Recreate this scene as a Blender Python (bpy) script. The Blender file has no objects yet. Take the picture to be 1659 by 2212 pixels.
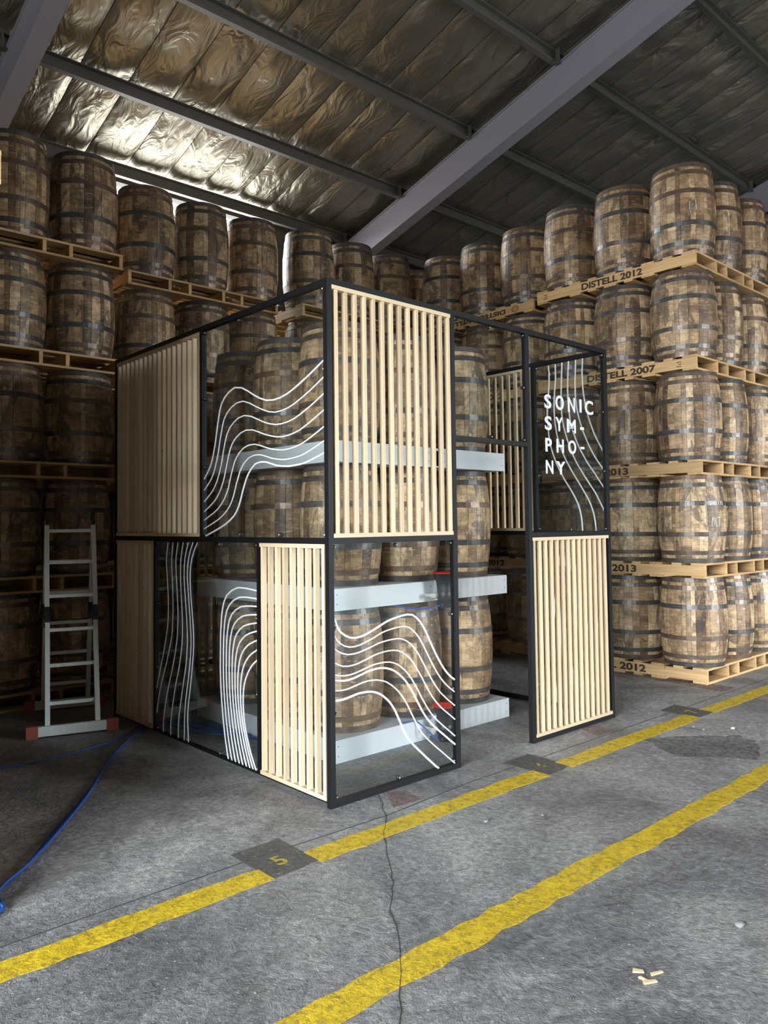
import bpy, bmesh, math, random
from mathutils import Vector, Matrix
R = random.Random(7)
C = bpy.context.scene.collection
SC = bpy.context.scene

# ------------------------------------------------------------------ camera
cam = bpy.data.objects.new('camera', bpy.data.cameras.new('camera')); C.objects.link(cam)
F_PX, PX, PY = 1669.17, -39.57, -46.37
cam.data.sensor_fit = 'VERTICAL'; cam.data.sensor_height = 24.0
cam.data.lens = F_PX / 2212 * 24.0
cam.data.shift_x = -PX / 2212; cam.data.shift_y = PY / 2212
cam.data.clip_start = 0.05; cam.data.clip_end = 200
yaw, pitch, roll = 0.7247, 0.0431, -0.0110
fw = Vector((math.sin(yaw)*math.cos(pitch), math.cos(yaw)*math.cos(pitch), math.sin(pitch)))
r0 = Vector((math.cos(yaw), -math.sin(yaw), 0)); u0 = r0.cross(fw)
rr = math.cos(roll)*r0 + math.sin(roll)*u0; uu = -math.sin(roll)*r0 + math.cos(roll)*u0
m = Matrix((rr, uu, -fw)).transposed().to_4x4(); m.translation = (-2.7369, -3.4095, 1.5852)
cam.matrix_world = m
SC.camera = cam

# ------------------------------------------------------------------ light: overcast sky entering through the openings
w = bpy.data.worlds.new('sky'); SC.world = w; w.use_nodes = True
wn_ = w.node_tree; bg = wn_.nodes['Background']; bg.inputs[1].default_value = 15.0
_tc = wn_.nodes.new('ShaderNodeTexCoord'); _sp = wn_.nodes.new('ShaderNodeSeparateXYZ'); wn_.links.new(_tc.outputs['Generated'], _sp.inputs[0])
_rp = wn_.nodes.new('ShaderNodeValToRGB'); wn_.links.new(_sp.outputs[2], _rp.inputs[0])     # overcast sky above grey ground
_e = _rp.color_ramp.elements; _e[0].position = .0; _e[0].color = (.26, .26, .25, 1); _e[1].position = .04; _e[1].color = (.90, .96, 1.0, 1)
wn_.links.new(_rp.outputs[0], bg.inputs[0])
vs = SC.view_settings
vs.view_transform = 'Standard'; vs.look = 'None'; vs.exposure = 1.38; vs.gamma = 1.0; vs.use_curve_mapping = False

cy = SC.cycles; cy.max_bounces = 4; cy.diffuse_bounces = 2; cy.glossy_bounces = 3; cy.transmission_bounces = 4; cy.transparent_max_bounces = 16; cy.caustics_reflective = False; cy.caustics_refractive = False

def portal(name, loc, rot, sx, sy):
    l = bpy.data.lights.new(name, 'AREA'); l.shape = 'RECTANGLE'; l.size = sx; l.size_y = sy
    l.cycles.is_portal = True
    o = bpy.data.objects.new(name, l); C.objects.link(o); o.location = loc; o.rotation_euler = rot
H90 = math.pi/2
# extents of the hall and its openings
XL, XR, YB, YF = -9.5, 17.0, 6.75, -12.0
SL = 0.27                               # roof slope
def roof_z(y): return 1.585 + 7.6 - SL*(y + 3.41)
DOOR_L = (-6.6, -0.2, 0.0, 5.2)         # y0,y1,z0,z1 in the end wall
FILL_OPENING = (5.6, 9.7, 0.0, 5.0)          # x0,x1,z0,z1 of an unseen opening added in the front wall for fill light
WIN_B = (1.45, 4.3, 5.35, 6.38)           # x0,x1,z0,z1 high in the back wall
portal('portal_end', (XL, (DOOR_L[0]+DOOR_L[1])/2, 2.6), (0, -H90, 0), 5.2, DOOR_L[1]-DOOR_L[0])
portal('portal_front', ((FILL_OPENING[0]+FILL_OPENING[1])/2, YF, 2.5), (H90, 0, 0), FILL_OPENING[1]-FILL_OPENING[0], 5.0)
portal('portal_back', ((WIN_B[0]+WIN_B[1])/2, YB, 5.865), (-H90, 0, 0), WIN_B[1]-WIN_B[0], 1.03)

# ------------------------------------------------------------------ materials
def nodes(name):
    mt = bpy.data.materials.new(name); mt.use_nodes = True
    nt = mt.node_tree; b = nt.nodes['Principled BSDF']
    return mt, nt, b
def N(nt, t, **kw):
    n = nt.nodes.new(t)
    for k, v in kw.items():
        if k in n.inputs: n.inputs[k].default_value = v
        else: setattr(n, k, v)
    return n
def ramp(nt, src, stops):
    n = nt.nodes.new('ShaderNodeValToRGB'); el = n.color_ramp.elements
    while len(el) < len(stops): el.new(0.5)
    for e, (p, c) in zip(el, stops):
        e.position = p; e.color = c if len(c) == 4 else (*c, 1)
    nt.links.new(src, n.inputs[0]); return n
def mix(nt, fac, a, b, blend='MIX'):
    n = nt.nodes.new('ShaderNodeMix'); n.data_type = 'RGBA'; n.blend_type = blend
    for i, v in ((0, fac), (6, a), (7, b)):
        if hasattr(v, 'links') or isinstance(v, bpy.types.NodeSocket): nt.links.new(v, n.inputs[i])
        else: n.inputs[i].default_value = v if i == 0 else (*v, 1) if len(v) == 3 else v
    return n.outputs[2]
def mapped(nt, kind, scale):
    if kind == 'world': src = N(nt, 'ShaderNodeNewGeometry').outputs['Position']
    else: src = N(nt, 'ShaderNodeTexCoord').outputs['Object']
    mp = N(nt, 'ShaderNodeMapping'); mp.inputs['Scale'].default_value = scale
    nt.links.new(src, mp.inputs[0]); return mp.outputs[0]
def noise(nt, vec, scale, detail=4, rough=.55, dist=0):
    n = N(nt, 'ShaderNodeTexNoise'); n.inputs['Scale'].default_value = scale; n.inputs['Detail'].default_value = detail
    n.inputs['Roughness'].default_value = rough; n.inputs['Distortion'].default_value = dist
    nt.links.new(vec, n.inputs['Vector']); return n.outputs['Fac']
def bump(nt, b, h, strength, dist=.01):
    n = N(nt, 'ShaderNodeBump'); n.inputs['Strength'].default_value = strength; n.inputs['Distance'].default_value = dist
    nt.links.new(h, n.inputs['Height']); nt.links.new(n.outputs[0], b.inputs['Normal'])
def plain(name, col, rough=.5, metal=0.0):
    mt, nt, b = nodes(name); b.inputs['Base Color'].default_value = (*col, 1)
    b.inputs['Roughness'].default_value = rough; b.inputs['Metallic'].default_value = metal
    return mt

def mat_stave():
    mt, nt, b = nodes('weathered_oak')
    rnd = N(nt, 'ShaderNodeObjectInfo').outputs['Random']
    base = ramp(nt, rnd, [(0, (.29, .182, .102)), (.2, (.49, .325, .18)), (.5, (.655, .455, .265)), (.8, (.78, .565, .345)), (1, (.88, .69, .455))]).outputs[0]
    v = mapped(nt, 'world', (1, 1, 1)); vh = mapped(nt, 'world', (11, 11, 55)); vg = mapped(nt, 'world', (70, 70, 5)); vs_ = mapped(nt, 'world', (1.6, 1.6, .7))
    # patches that change from stave to stave
    sp = N(nt, 'ShaderNodeSeparateXYZ'); nt.links.new(v, sp.inputs[0])
    m1 = N(nt, 'ShaderNodeMath', operation='MULTIPLY'); nt.links.new(rnd, m1.inputs[0]); m1.inputs[1].default_value = 91.0
    cx = N(nt, 'ShaderNodeCombineXYZ'); nt.links.new(m1.outputs[0], cx.inputs[0]); nt.links.new(sp.outputs[2], cx.inputs[2])
    seg = noise(nt, cx.outputs[0], 4.5, 3, .55)
    segm = ramp(nt, seg, [(.38, (.30, .26, .23)), (.46, (.80, .77, .73)), (.60, (1.0, .98, .96)), (.64, (1.2, 1.17, 1.12))]).outputs[0]
    wet = ramp(nt, noise(nt, vs_, 3.6, 4, .65, .6), [(.545, (0, 0, 0)), (.585, (1, 1, 1))]).outputs[0]
    big = ramp(nt, noise(nt, v, 13, 4, .75, 0), [(.49, (0, 0, 0)), (.55, (1, 1, 1))]).outputs[0]
    fl = ramp(nt, noise(nt, vh, 1.0, 4, .7), [(.46, (0, 0, 0)), (.58, (1, 1, 1))]).outputs[0]
    gr = noise(nt, vg, 1.0, 3, .6)
    dk = mix(nt, rnd, (.050, .040, .034), (.15, .11, .075))
    c1 = mix(nt, .55, base, mix(nt, gr, (.5, .48, .46), (1.3, 1.25, 1.2)), 'MULTIPLY')
    c1 = mix(nt, .85, c1, segm, 'MULTIPLY')
    def sc(x, k):
        q = N(nt, 'ShaderNodeMath', operation='MULTIPLY'); nt.links.new(x, q.inputs[0]); q.inputs[1].default_value = k; return q.outputs[0]
    c2 = mix(nt, sc(big, .70), c1, mix(nt, .35, dk, c1))
    c2 = mix(nt, sc(wet, .85), c2, dk)
    c3 = mix(nt, sc(fl, .55), c2, mix(nt, .4, dk, c1))
    pale = ramp(nt, noise(nt, vh, 1.3, 3, .65), [(.60, (0, 0, 0)), (.70, (1, 1, 1))]).outputs[0]
    c4 = mix(nt, sc(pale, .55), c3, (.82, .68, .50))
    nt.links.new(c4, b.inputs['Base Color']); b.inputs['Roughness'].default_value = .48
    bump(nt, b, noise(nt, vh, 1.0, 2, .7), .5, .006)
    return mt
def mat_hoop():
    mt, nt, b = nodes('hoop_steel')
    rnd = N(nt, 'ShaderNodeObjectInfo').outputs['Random']
    c = ramp(nt, rnd, [(0, (.10, .105, .115)), (.5, (.14, .132, .128)), (.8, (.19, .14, .11)), (1, (.22, .155, .12))]).outputs[0]
    n = noise(nt, mapped(nt, 'world', (1, 1, 2)), 14, 5, .65)
    nt.links.new(mix(nt, .7, c, ramp(nt, n, [(.3, (.5, .5, .5)), (.7, (1.5, 1.4, 1.3))]).outputs[0], 'MULTIPLY'), b.inputs['Base Color'])
    b.inputs['Metallic'].default_value = .45; b.inputs['Roughness'].default_value = .38
    bump(nt, b, n, .3, .004)
    return mt
def mat_wood(name, a, c, rough=.55, axis=2, gs=1.0):
    mt, nt, b = nodes(name)
    rnd = N(nt, 'ShaderNodeObjectInfo').outputs['Random']
    sc = [38*gs]*3; sc[axis] = 1.6*gs
    tc = N(nt, 'ShaderNodeTexCoord').outputs['Object']
    ad = N(nt, 'ShaderNodeVectorMath', operation='ADD'); nt.links.new(tc, ad.inputs[0]); 
    mul = N(nt, 'ShaderNodeMath', operation='MULTIPLY'); nt.links.new(rnd, mul.inputs[0]); mul.inputs[1].default_value = 37.0
    nt.links.new(mul.outputs[0], ad.inputs[1])
    mp = N(nt, 'ShaderNodeMapping'); mp.inputs['Scale'].default_value = sc; nt.links.new(ad.outputs[0], mp.inputs[0])
    n = noise(nt, mp.outputs[0], 1.0, 4, .6, .6)
    col = ramp(nt, n, [(.3, a), (.65, c)]).outputs[0]
    vr = ramp(nt, rnd, [(0, (.74, .72, .70)), (.5, (.95, .93, .92)), (1, (1.08, 1.04, 1.0))]).outputs[0]
    col = mix(nt, 1.0, col, vr, 'MULTIPLY')
    mp2 = N(nt, 'ShaderNodeMapping'); sc2 = [22.0]*3; sc2[axis] = 9.0; mp2.inputs['Scale'].default_value = sc2; nt.links.new(ad.outputs[0], mp2.inputs[0])
    kn = ramp(nt, noise(nt, mp2.outputs[0], 1.0, 1, .4), [(.80, (0, 0, 0)), (.83, (1, 1, 1))]).outputs[0]
    col = mix(nt, kn, col, (.20, .09, .035))
    nt.links.new(col, b.inputs['Base Color']); b.inputs['Roughness'].default_value = rough
    bump(nt, b, n, .12, .002)
    return mt
def mat_floor():
    mt, nt, b = nodes('worn_concrete')
    v = mapped(nt, 'world', (1, 1, 1))
    a = noise(nt, v, .9, 5, .68, .5); f = noise(nt, v, 30, 4, .75); s = noise(nt, mapped(nt, 'world', (7, 22, 1)), 1.0, 5, .75, 2.5); tw = noise(nt, v, 11, 3, .7, 2.2)
    col = ramp(nt, a, [(.32, (.11, .11, .118)), (.45, (.20, .20, .204)), (.55, (.285, .285, .284)), (.68, (.38, .378, .372))]).outputs[0]
    col = mix(nt, .9, col, ramp(nt, f, [(.3, (.45, .45, .45)), (.7, (1.5, 1.5, 1.5))]).outputs[0], 'MULTIPLY')
    col = mix(nt, .45, col, ramp(nt, tw, [(.35, (.6, .6, .6)), (.62, (1.3, 1.3, 1.3))]).outputs[0], 'MULTIPLY')
    def sc(x, k):
        q = N(nt, 'ShaderNodeMath', operation='MULTIPLY'); nt.links.new(x, q.inputs[0]); q.inputs[1].default_value = k; return q.outputs[0]
    st = ramp(nt, s, [(.60, (0, 0, 0)), (.70, (1, 1, 1))]).outputs[0]
    col = mix(nt, sc(st, .45), col, (.58, .59, .60))
    d = ramp(nt, noise(nt, v, 1.9, 5, .68, .8), [(.56, (0, 0, 0)), (.66, (1, 1, 1))]).outputs[0]
    col = mix(nt, sc(d, .5), col, (.085, .083, .082))
    rs = ramp(nt, noise(nt, v, 1.3, 4, .6, .3), [(.66, (0, 0, 0)), (.74, (1, 1, 1))]).outputs[0]
    col = mix(nt, sc(rs, .35), col, (.21, .16, .13))
    wp = ramp(nt, noise(nt, v, 55, 2, .5), [(.70, (0, 0, 0)), (.73, (1, 1, 1))]).outputs[0]
    col = mix(nt, wp, col, (.55, .56, .57))
    nt.links.new(col, b.inputs['Base Color'])
    nt.links.new(ramp(nt, f, [(.2, (.42, .42, .42)), (.8, (.75, .75, .75))]).outputs[0], b.inputs['Roughness'])
    hs_ = N(nt, 'ShaderNodeMath', operation='ADD'); nt.links.new(tw, hs_.inputs[0]); nt.links.new(noise(nt, v, 40, 3, .75, 1.2), hs_.inputs[1])
    bump(nt, b, hs_.outputs[0], .6, .012)
    return mt
def mat_paint(name, col, wear=.5, rough=.5):
    mt, nt, b = nodes(name)
    v = mapped(nt, 'world', (1, 1, 1))
    n = noise(nt, v, 9, 4, .7, .6); f = noise(nt, v, 34, 3, .75, 1.2)
    k = ramp(nt, n, [(.35, tuple(c*.75 for c in col)), (.65, col)]).outputs[0]
    nt.links.new(mix(nt, .5, k, ramp(nt, f, [(.3, (.6, .6, .6)), (.7, (1.3, 1.3, 1.3))]).outputs[0], 'MULTIPLY'), b.inputs['Base Color'])
    b.inputs['Roughness'].default_value = rough
    al = ramp(nt, noise(nt, v, 26, 4, .8, .5), [(wear-.12, (1, 1, 1)), (wear+.12, (.25, .25, .25))]).outputs[0]
    nt.links.new(al, b.inputs['Alpha'])
    bump(nt, b, f, .6, .01)
    return mt
def mat_foil():
    mt, nt, b = nodes('foil_insulation')
    v = mapped(nt, 'world', (1, 1, 1)); v2 = mapped(nt, 'world', (2.2, 1.0, 1.0))
    b.inputs['Base Color'].default_value = (.45, .42, .345, 1); b.inputs['Metallic'].default_value = .9
    nt.links.new(ramp(nt, noise(nt, v, 3, 3), [(.3, (.34, .34, .34)), (.7, (.50, .50, .50))]).outputs[0], b.inputs['Roughness'])
    bump(nt, b, noise(nt, v2, 2.2, 3, .5, 1.2), .5, .10)
    return mt
def mat_glass():
    mt, nt, b = nodes('clear_acrylic'); nt.nodes.remove(b)
    out = nt.nodes['Material Output']
    tr = N(nt, 'ShaderNodeBsdfTransparent'); tr.inputs[0].default_value = (.93, .95, .95, 1)
    gl = N(nt, 'ShaderNodeBsdfGlossy'); gl.inputs['Roughness'].default_value = .02; gl.inputs[0].default_value = (1, 1, 1, 1)
    lwt = N(nt, 'ShaderNodeLayerWeight'); lwt.inputs['Blend'].default_value = .5
    pw = N(nt, 'ShaderNodeMath', operation='POWER'); nt.links.new(lwt.outputs['Facing'], pw.inputs[0]); pw.inputs[1].default_value = 4.0
    lw = N(nt, 'ShaderNodeMath', operation='MULTIPLY_ADD'); nt.links.new(pw.outputs[0], lw.inputs[0]); lw.inputs[1].default_value = .55; lw.inputs[2].default_value = .03
    ms = N(nt, 'ShaderNodeMixShader'); nt.links.new(lw.outputs[0], ms.inputs[0]); nt.links.new(tr.outputs[0], ms.inputs[1]); nt.links.new(gl.outputs[0], ms.inputs[2])
    nt.links.new(ms.outputs[0], out.inputs[0]); return mt
def mat_alu():
    mt, nt, b = nodes('brushed_aluminium')
    n = noise(nt, mapped(nt, 'object', (30, 30, 3)), 1, 4)
    nt.links.new(ramp(nt, n, [(.3, (.84, .89, .89)), (.7, (.95, .97, .97))]).outputs[0], b.inputs['Base Color'])
    b.inputs['Metallic'].default_value = .1; b.inputs['Roughness'].default_value = .4; return mt

M = dict(stave=mat_stave(), hoop=mat_hoop(),
  pallet=mat_wood('pallet_pine', (.56, .34, .145), (.78, .54, .28), .65, 1),
  palletx=mat_wood('pallet_pine_board', (.56, .34, .145), (.78, .54, .28), .65, 0),
  slat=mat_wood('planed_pine', (.70, .54, .345), (.82, .67, .46), .5, 2),
  slatrail_x=mat_wood('planed_pine_rail', (.70, .54, .345), (.82, .67, .46), .5, 0),
  slatrail_y=mat_wood('planed_pine_rail_side', (.70, .54, .345), (.82, .67, .46), .5, 1),
  floor=mat_floor(), yellow=mat_paint('yellow_floor_paint', (.76, .535, .028), .60),
  patch=mat_paint('dark_floor_paint', (.12, .116, .11), .54, .6), red=mat_paint('red_floor_paint', (.26, .15, .13), .42),
  stain=mat_paint('dark_floor_stain', (.09, .088, .088), .38, .6), digit=mat_paint('faded_yellow_stencil', (.48, .40, .06), .60), joint=plain('floor_joint', (.045, .045, .045), .9),
  foil=mat_foil(), glass=mat_glass(), alu=mat_alu(),
  steel=plain('painted_steel_frame', (.006, .0062, .008), .5), beam=plain('lavender_grey_steel_paint', (.30, .292, .35), .45),
  purlin=plain('galvanised_purlin', (.12, .115, .105), .5, .2), dark=plain('dark_roof_sheet', (.05, .05, .05), .8),
  wall=plain('wall_sheeting', (.09, .088, .08), .8), white=plain('white_tube', (.86, .87, .92), .35),
  board=plain('pale_grey_board', (.68, .72, .75), .55), black=plain('black_plastic', (.02, .02, .022), .4),
  redp=plain('red_plastic', (.62, .025, .02), .35), brick=plain('red_rubber', (.42, .11, .07), .7), blue=plain('blue_cable_sheath', (.015, .09, .42), .4),
  ink=plain('stencil_ink', (.055, .035, .022), .8), chalk=plain('white_chalk', (.85, .85, .85), .9), chip=plain('fresh_wood_chip', (.70, .55, .33), .7),
  stone=plain('grey_stone', (.26, .26, .27), .85), bolt=plain('zinc_bolt', (.6, .6, .62), .35, .8), bracket=plain('beige_bracket', (.52, .48, .42), .6))

M['steel'].node_tree.nodes['Principled BSDF'].inputs['Specular IOR Level'].default_value = .25

# ------------------------------------------------------------------ mesh helpers
class MB:
    def __init__(s): s.v = []; s.f = []
    def box(s, a, b):
        i = len(s.v); (x0, y0, z0), (x1, y1, z1) = a, b
        s.v += [(x0,y0,z0),(x1,y0,z0),(x1,y1,z0),(x0,y1,z0),(x0,y0,z1),(x1,y0,z1),(x1,y1,z1),(x0,y1,z1)]
        s.f += [tuple(i+k for k in q) for q in ((0,3,2,1),(4,5,6,7),(0,1,5,4),(1,2,6,5),(2,3,7,6),(3,0,4,7))]; return s
    def bar(s, p, q, wd, dp, up=(0,0,1)):
        p, q = Vector(p), Vector(q); d = (q-p).normalized(); u = Vector(up)
        a = d.cross(u).normalized()*wd/2; b = a.cross(d).normalized()*dp/2; i = len(s.v)
        for e in (p, q): s.v += [tuple(e-a-b), tuple(e+a-b), tuple(e+a+b), tuple(e-a+b)]
        s.f += [tuple(i+k for k in t) for t in ((3,2,1,0),(4,5,6,7),(0,1,5,4),(1,2,6,5),(2,3,7,6),(3,0,4,7))]; return s
    def lathe(s, prof, n=32, c=(0,0,0), cap0=True, cap1=True):
        i = len(s.v); k = len(prof)
        for j in range(n):
            a = 2*math.pi*j/n; s.v += [(c[0]+r*math.cos(a), c[1]+r*math.sin(a), c[2]+z) for r, z in prof]
        for j in range(n):
            j2 = (j+1) % n
            for t in range(k-1): s.f.append((i+j*k+t, i+j2*k+t, i+j2*k+t+1, i+j*k+t+1))
        if cap0: s.f.append(tuple(i+j*k for j in reversed(range(n))))
        if cap1: s.f.append(tuple(i+j*k+k-1 for j in range(n)))
        return s
    def tube(s, pts, r, n=6, flat=1.0):
        P = [Vector(p) for p in pts]; i = len(s.v)
        for j, p in enumerate(P):
            d = (P[min(j+1, len(P)-1)] - P[max(j-1, 0)]).normalized()
            up = Vector((0,0,1)) if abs(d.z) < .95 else Vector((1,0,0))
            a = d.cross(up).normalized(); b = a.cross(d)
            for t in range(n):
                an = 2*math.pi*t/n; s.v.append(tuple(p + a*r*math.cos(an) + b*r*math.sin(an)*flat))
        for j in range(len(P)-1):
            for t in range(n):
                t2 = (t+1) % n; s.f.append((i+j*n+t, i+j*n+t2, i+(j+1)*n+t2, i+(j+1)*n+t))
        s.f.append(tuple(i+t for t in reversed(range(n)))); s.f.append(tuple(i+(len(P)-1)*n+t for t in range(n))); return s
    def ribbon(s, pts, nrm, wd, th):
        P = [Vector(p) for p in pts]; n = Vector(nrm); i = len(s.v)
        for j, p in enumerate(P):
            d = (P[min(j+1, len(P)-1)] - P[max(j-1, 0)]).normalized(); a = d.cross(n).normalized()*wd/2
            s.v += [tuple(p-a), tuple(p+a), tuple(p+a*.8+n*th), tuple(p-a*.8+n*th)]
        for j in range(len(P)-1):
            for t in range(4): t2 = (t+1) % 4; s.f.append((i+j*4+t, i+j*4+4+t, i+j*4+4+t2, i+j*4+t2))
        s.f.append((i, i+1, i+2, i+3)); k = i+(len(P)-1)*4; s.f.append((k+3, k+2, k+1, k)); return s
    def mesh(s, name, mat=None, smooth=False):
        me = bpy.data.meshes.new(name); me.from_pydata(s.v, [], s.f); me.update()
        if mat: me.materials.append(mat)
        if smooth: me.polygons.foreach_set('use_smooth', [True]*len(me.polygons))
        return me
def obj(name, me, parent=None, loc=(0,0,0), rot=(0,0,0)):
    o = bpy.data.objects.new(name, me); C.objects.link(o); o.location = loc; o.rotation_euler = rot
    if parent: o.parent = parent
    return o
def tag(o, label=None, cat=None, group=None, kind=None):
    for k, v in (('label', label), ('category', cat), ('group', group), ('kind', kind)):
        if v: o[k] = v
    return o
def thing(name, label, cat, loc=(0,0,0), rz=0, group=None): return tag(obj(name, None, None, loc, (0,0,rz)), label, cat, group)
def struct(name, me, parent=None):
    o = obj(name, me, parent)
    if not parent: o['kind'] = 'structure'
    return o
def text_mesh(txt, size, offset=0.0, ext=0.0):
    cu = bpy.data.curves.new('lettering', 'FONT'); cu.body = txt; cu.size = size; cu.align_x = 'CENTER'; cu.offset = offset; cu.extrude = ext
    o = bpy.data.objects.new('tmp', cu); C.objects.link(o)
    dg = bpy.context.evaluated_depsgraph_get(); me = bpy.data.meshes.new_from_object(o.evaluated_get(dg))
    bpy.data.objects.remove(o); bpy.data.curves.remove(cu); return me

# ------------------------------------------------------------------ the hall
fl = MB(); fl.box((XL-3, YF-3, -.2), (XR, YB+.2, 0)); floor = struct('floor', fl.mesh('floor', M['floor']))
def flat(name, mat, poly, z, parent=floor):
    n = len(poly); b = MB(); b.v = [(x, y, z) for x, y in poly] + [(x, y, z-.004) for x, y in poly]
    b.f = [tuple(range(n))] + [(i, n+i, n+(i+1) % n, (i+1) % n) for i in range(n)]
    me = b.mesh(name, mat); bm = bmesh.new(); bm.from_mesh(me); bmesh.ops.recalc_face_normals(bm, faces=bm.faces); bm.to_mesh(me); bm.free()
    return obj(name, me, parent)
def wavy(x0, x1, y0, y1, amp=.008, step=.09):
    n = max(2, int((x1-x0)/step)); r = random.Random(int((x0+20)*100+(y0+9)*37))
    t = [(x0+(x1-x0)*i/n, y1+r.uniform(-amp, amp)) for i in range(n+1)]
    bt = [(x0+(x1-x0)*i/n, y0+r.uniform(-amp, amp)) for i in range(n+1)]
    return bt + t[::-1]
for x0, x1 in ((-6.0, -.715), (-.45, 1.365), (1.61, 3.43), (3.685, 9.0)):
    flat('line_marking', M['yellow'], wavy(x0, x1, -.487, -.345), .0015)
flat('line_marking', M['yellow'], wavy(-6, 9, -1.452, -1.308, .012), .0015)
for x0, d in ((-.715, '5'), (1.365, '6'), (3.43, '7')):
    flat('number_patch', M['patch'], wavy(x0-.01, x0+.27, -.47, -.125, .01, .05), .001)
    me = text_mesh(d, .135, .004); me.materials.clear(); me.materials.append(M['digit'])
    obj('digit', me, floor, (x0+.125, -.385, .0025), (0, 0, 0))
flat('floor_joint', M['joint'], [(-6, -.236), (-.7, -.235), (.16, -.270), (.9, -.224), (9, -.226), (9, -.233), (.9, -.231), (.16, -.277), (-.7, -.242), (-6, -.243)], .0008)
ck = [(.37, .02), (.17, -.261), (.0, -.43), (-.187, -.65), (-.29, -.80), (-.424, -.934), (-.53, -1.04), (-.615, -1.169), (-.80, -1.38), (-.997, -1.583), (-1.3, -1.95), (-1.9, -2.6)]
r_ = random.Random(3); ck2 = []
for i in range(len(ck)-1):
    for t in (0, .25, .5, .75): ck2.append((ck[i][0]+(ck[i+1][0]-ck[i][0])*t+r_.uniform(-.006, .006), ck[i][1]+(ck[i+1][1]-ck[i][1])*t+r_.uniform(-.006, .006)))
flat('floor_crack', M['joint'], [(x-.0014, y) for x, y in ck2] + [(x+.0014, y-.001) for x, y in ck2[::-1]], .0018)
for q in ([(.412, -.009), (.513, -.062), (.483, -.225), (.272, -.215)], [(2.466, .025), (2.60, -.018), (2.62, -.21), (2.363, -.2)], [(4.56, .551), (4.74, .38), (4.76, -.2), (4.5, -.176)]):
    flat('floor_patch', M['red'], q, .001)

rs_ = random.Random(21); sp_ = [(2.53, -.49), (2.9, -.68), (3.11, -.92), (3.0, -1.12), (2.58, -1.22), (2.3, -.8)]; st_ = []
for i in range(6):
    for t in (0, .2, .4, .6, .8): st_.append(tuple(sp_[i][q]+(sp_[(i+1) % 6][q]-sp_[i][q])*t+rs_.uniform(-.03, .03) for q in (0, 1)))
flat('floor_patch', M['stain'], st_, .0009)
wb = MB(); x0, x1, z0, z1 = WIN_B
wb.box((XL, YB, 0), (XR, YB+.15, z0)).box((XL, YB, z1), (XR, YB+.15, roof_z(YB)+.3)).box((XL, YB, z0), (x0, YB+.15, z1)).box((x1, YB, z0), (XR, YB+.15, z1))
struct('wall_back', wb.mesh('wall_back', M['wall']))
wn = MB()
for i in range(4): xx = x0+(x1-x0)*(i)/3; wn.box((xx-.03, YB+.03, z0), (xx+.03, YB+.1, z1))
win = struct('window_1', wn.mesh('window_1', M['purlin']))
wl = MB(); y0, y1, z0, z1 = DOOR_L
wl.box((XL-.2, YF, 0), (XL, y0, 11.8)).box((XL-.2, y1, 0), (XL, YB, 11.8)).box((XL-.2, y0, z1), (XL, y1, 11.8))
struct('wall_left', wl.mesh('wall_left', M['wall']))
wf = MB(); x0, x1, z0, z1 = FILL_OPENING
wf.box((XL, YF-.2, 0), (x0, YF, 12)).box((x1, YF-.2, 0), (XR, YF, 12)).box((x0, YF-.2, z1), (x1, YF, 12))
struct('wall_front', wf.mesh('wall_front', M['wall']))
struct('wall_right', MB().box((XR, YF, 0), (XR+.2, YB, 12)).mesh('wall_right', M['wall']))

# roof: sheet, crinkled foil strips, purlins, rafters
rf = MB(); rf.v = [(XL, YB+.2, roof_z(YB+.2)+.10), (XR, YB+.2, roof_z(YB+.2)+.10), (XR, YF-.3, roof_z(YF-.3)+.10), (XL, YF-.3, roof_z(YF-.3)+.10)]
rf.v += [(a, b, c+.1) for a, b, c in rf.v]; rf.f = [(0,1,2,3), (7,6,5,4), (0,4,5,1), (1,5,6,2), (2,6,7,3), (3,7,4,0)]
ceil = struct('ceiling', rf.mesh('ceiling', M['dark']))
PUR = [6.49, 5.165, 3.727, 2.237, .75, -.74, -2.23, -3.72, -5.2]
PITCH = .577; SX0 = .586
def foil(k, var):
    rg = random.Random(k*13+5); b = MB(); nx, ny = 7, 110; ya, yb = -5.4, YB
    xs = SX0 + k*PITCH
    ph = [(rg.uniform(0, 6.28), rg.uniform(.8, 3.2), rg.uniform(-2.2, 2.2), rg.uniform(.003, .008)) for _ in range(9)]
    for j in range(ny+1):
        y = ya+(yb-ya)*j/ny
        # pulled tight at the purlins, sagging between
        nb = min(abs(y-p) for p in PUR); sag = .035*min(1, nb/.5)
        for i in range(nx+1):
            u = i/nx; e = min(u, 1-u)*2
            x = xs + .004 + (PITCH-.008)*u
            z = roof_z(y) + .02 - sag*(.35+.65*math.sin(math.pi*u)) - (0 if .02 < e else -.025)
            z += sum(a*math.sin(p+fy*y*3+fx*x*5) for p, fy, fx, a in ph)*min(1, e*4)*min(1, nb*4+.2)*.8 
            b.v.append((x, y, z))
    for j in range(ny):
        for i in range(nx):
            a = j*(nx+1)+i; b.f.append((a, a+nx+1, a+nx+2, a+1))
    return obj('foil_sheet', b.mesh('foil_sheet', M['foil'], True), ceil)
for k in range(-3, 22): foil(k, 0)
def c_purlin(y):
    z = roof_z(y) - .02; b = MB(); h, wd, t = .17, .065, .012; n = Vector((0, 1, -SL)).normalized()
    b.box((XL, y-t/2, z-h), (XR, y+t/2, z)).box((XL, y-wd, z-h), (XR, y-t/2, z-h+t)).box((XL, y-wd, z-t), (XR, y-t/2, z)).box((XL, y-wd, z-h+t), (XR, y-wd+t, z-h+.03))
    return obj('purlin', b.mesh('purlin', M['purlin']), ceil)
RAF = [-.26-5.85, -.26, 5.585, 11.5]
clm = MB().box((-.005, -.05, -.21), (.005, .012, -.02)).box((-.07, -.05, -.215), (.02, .02, -.205)).mesh('cleat', M['purlin'])
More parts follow.
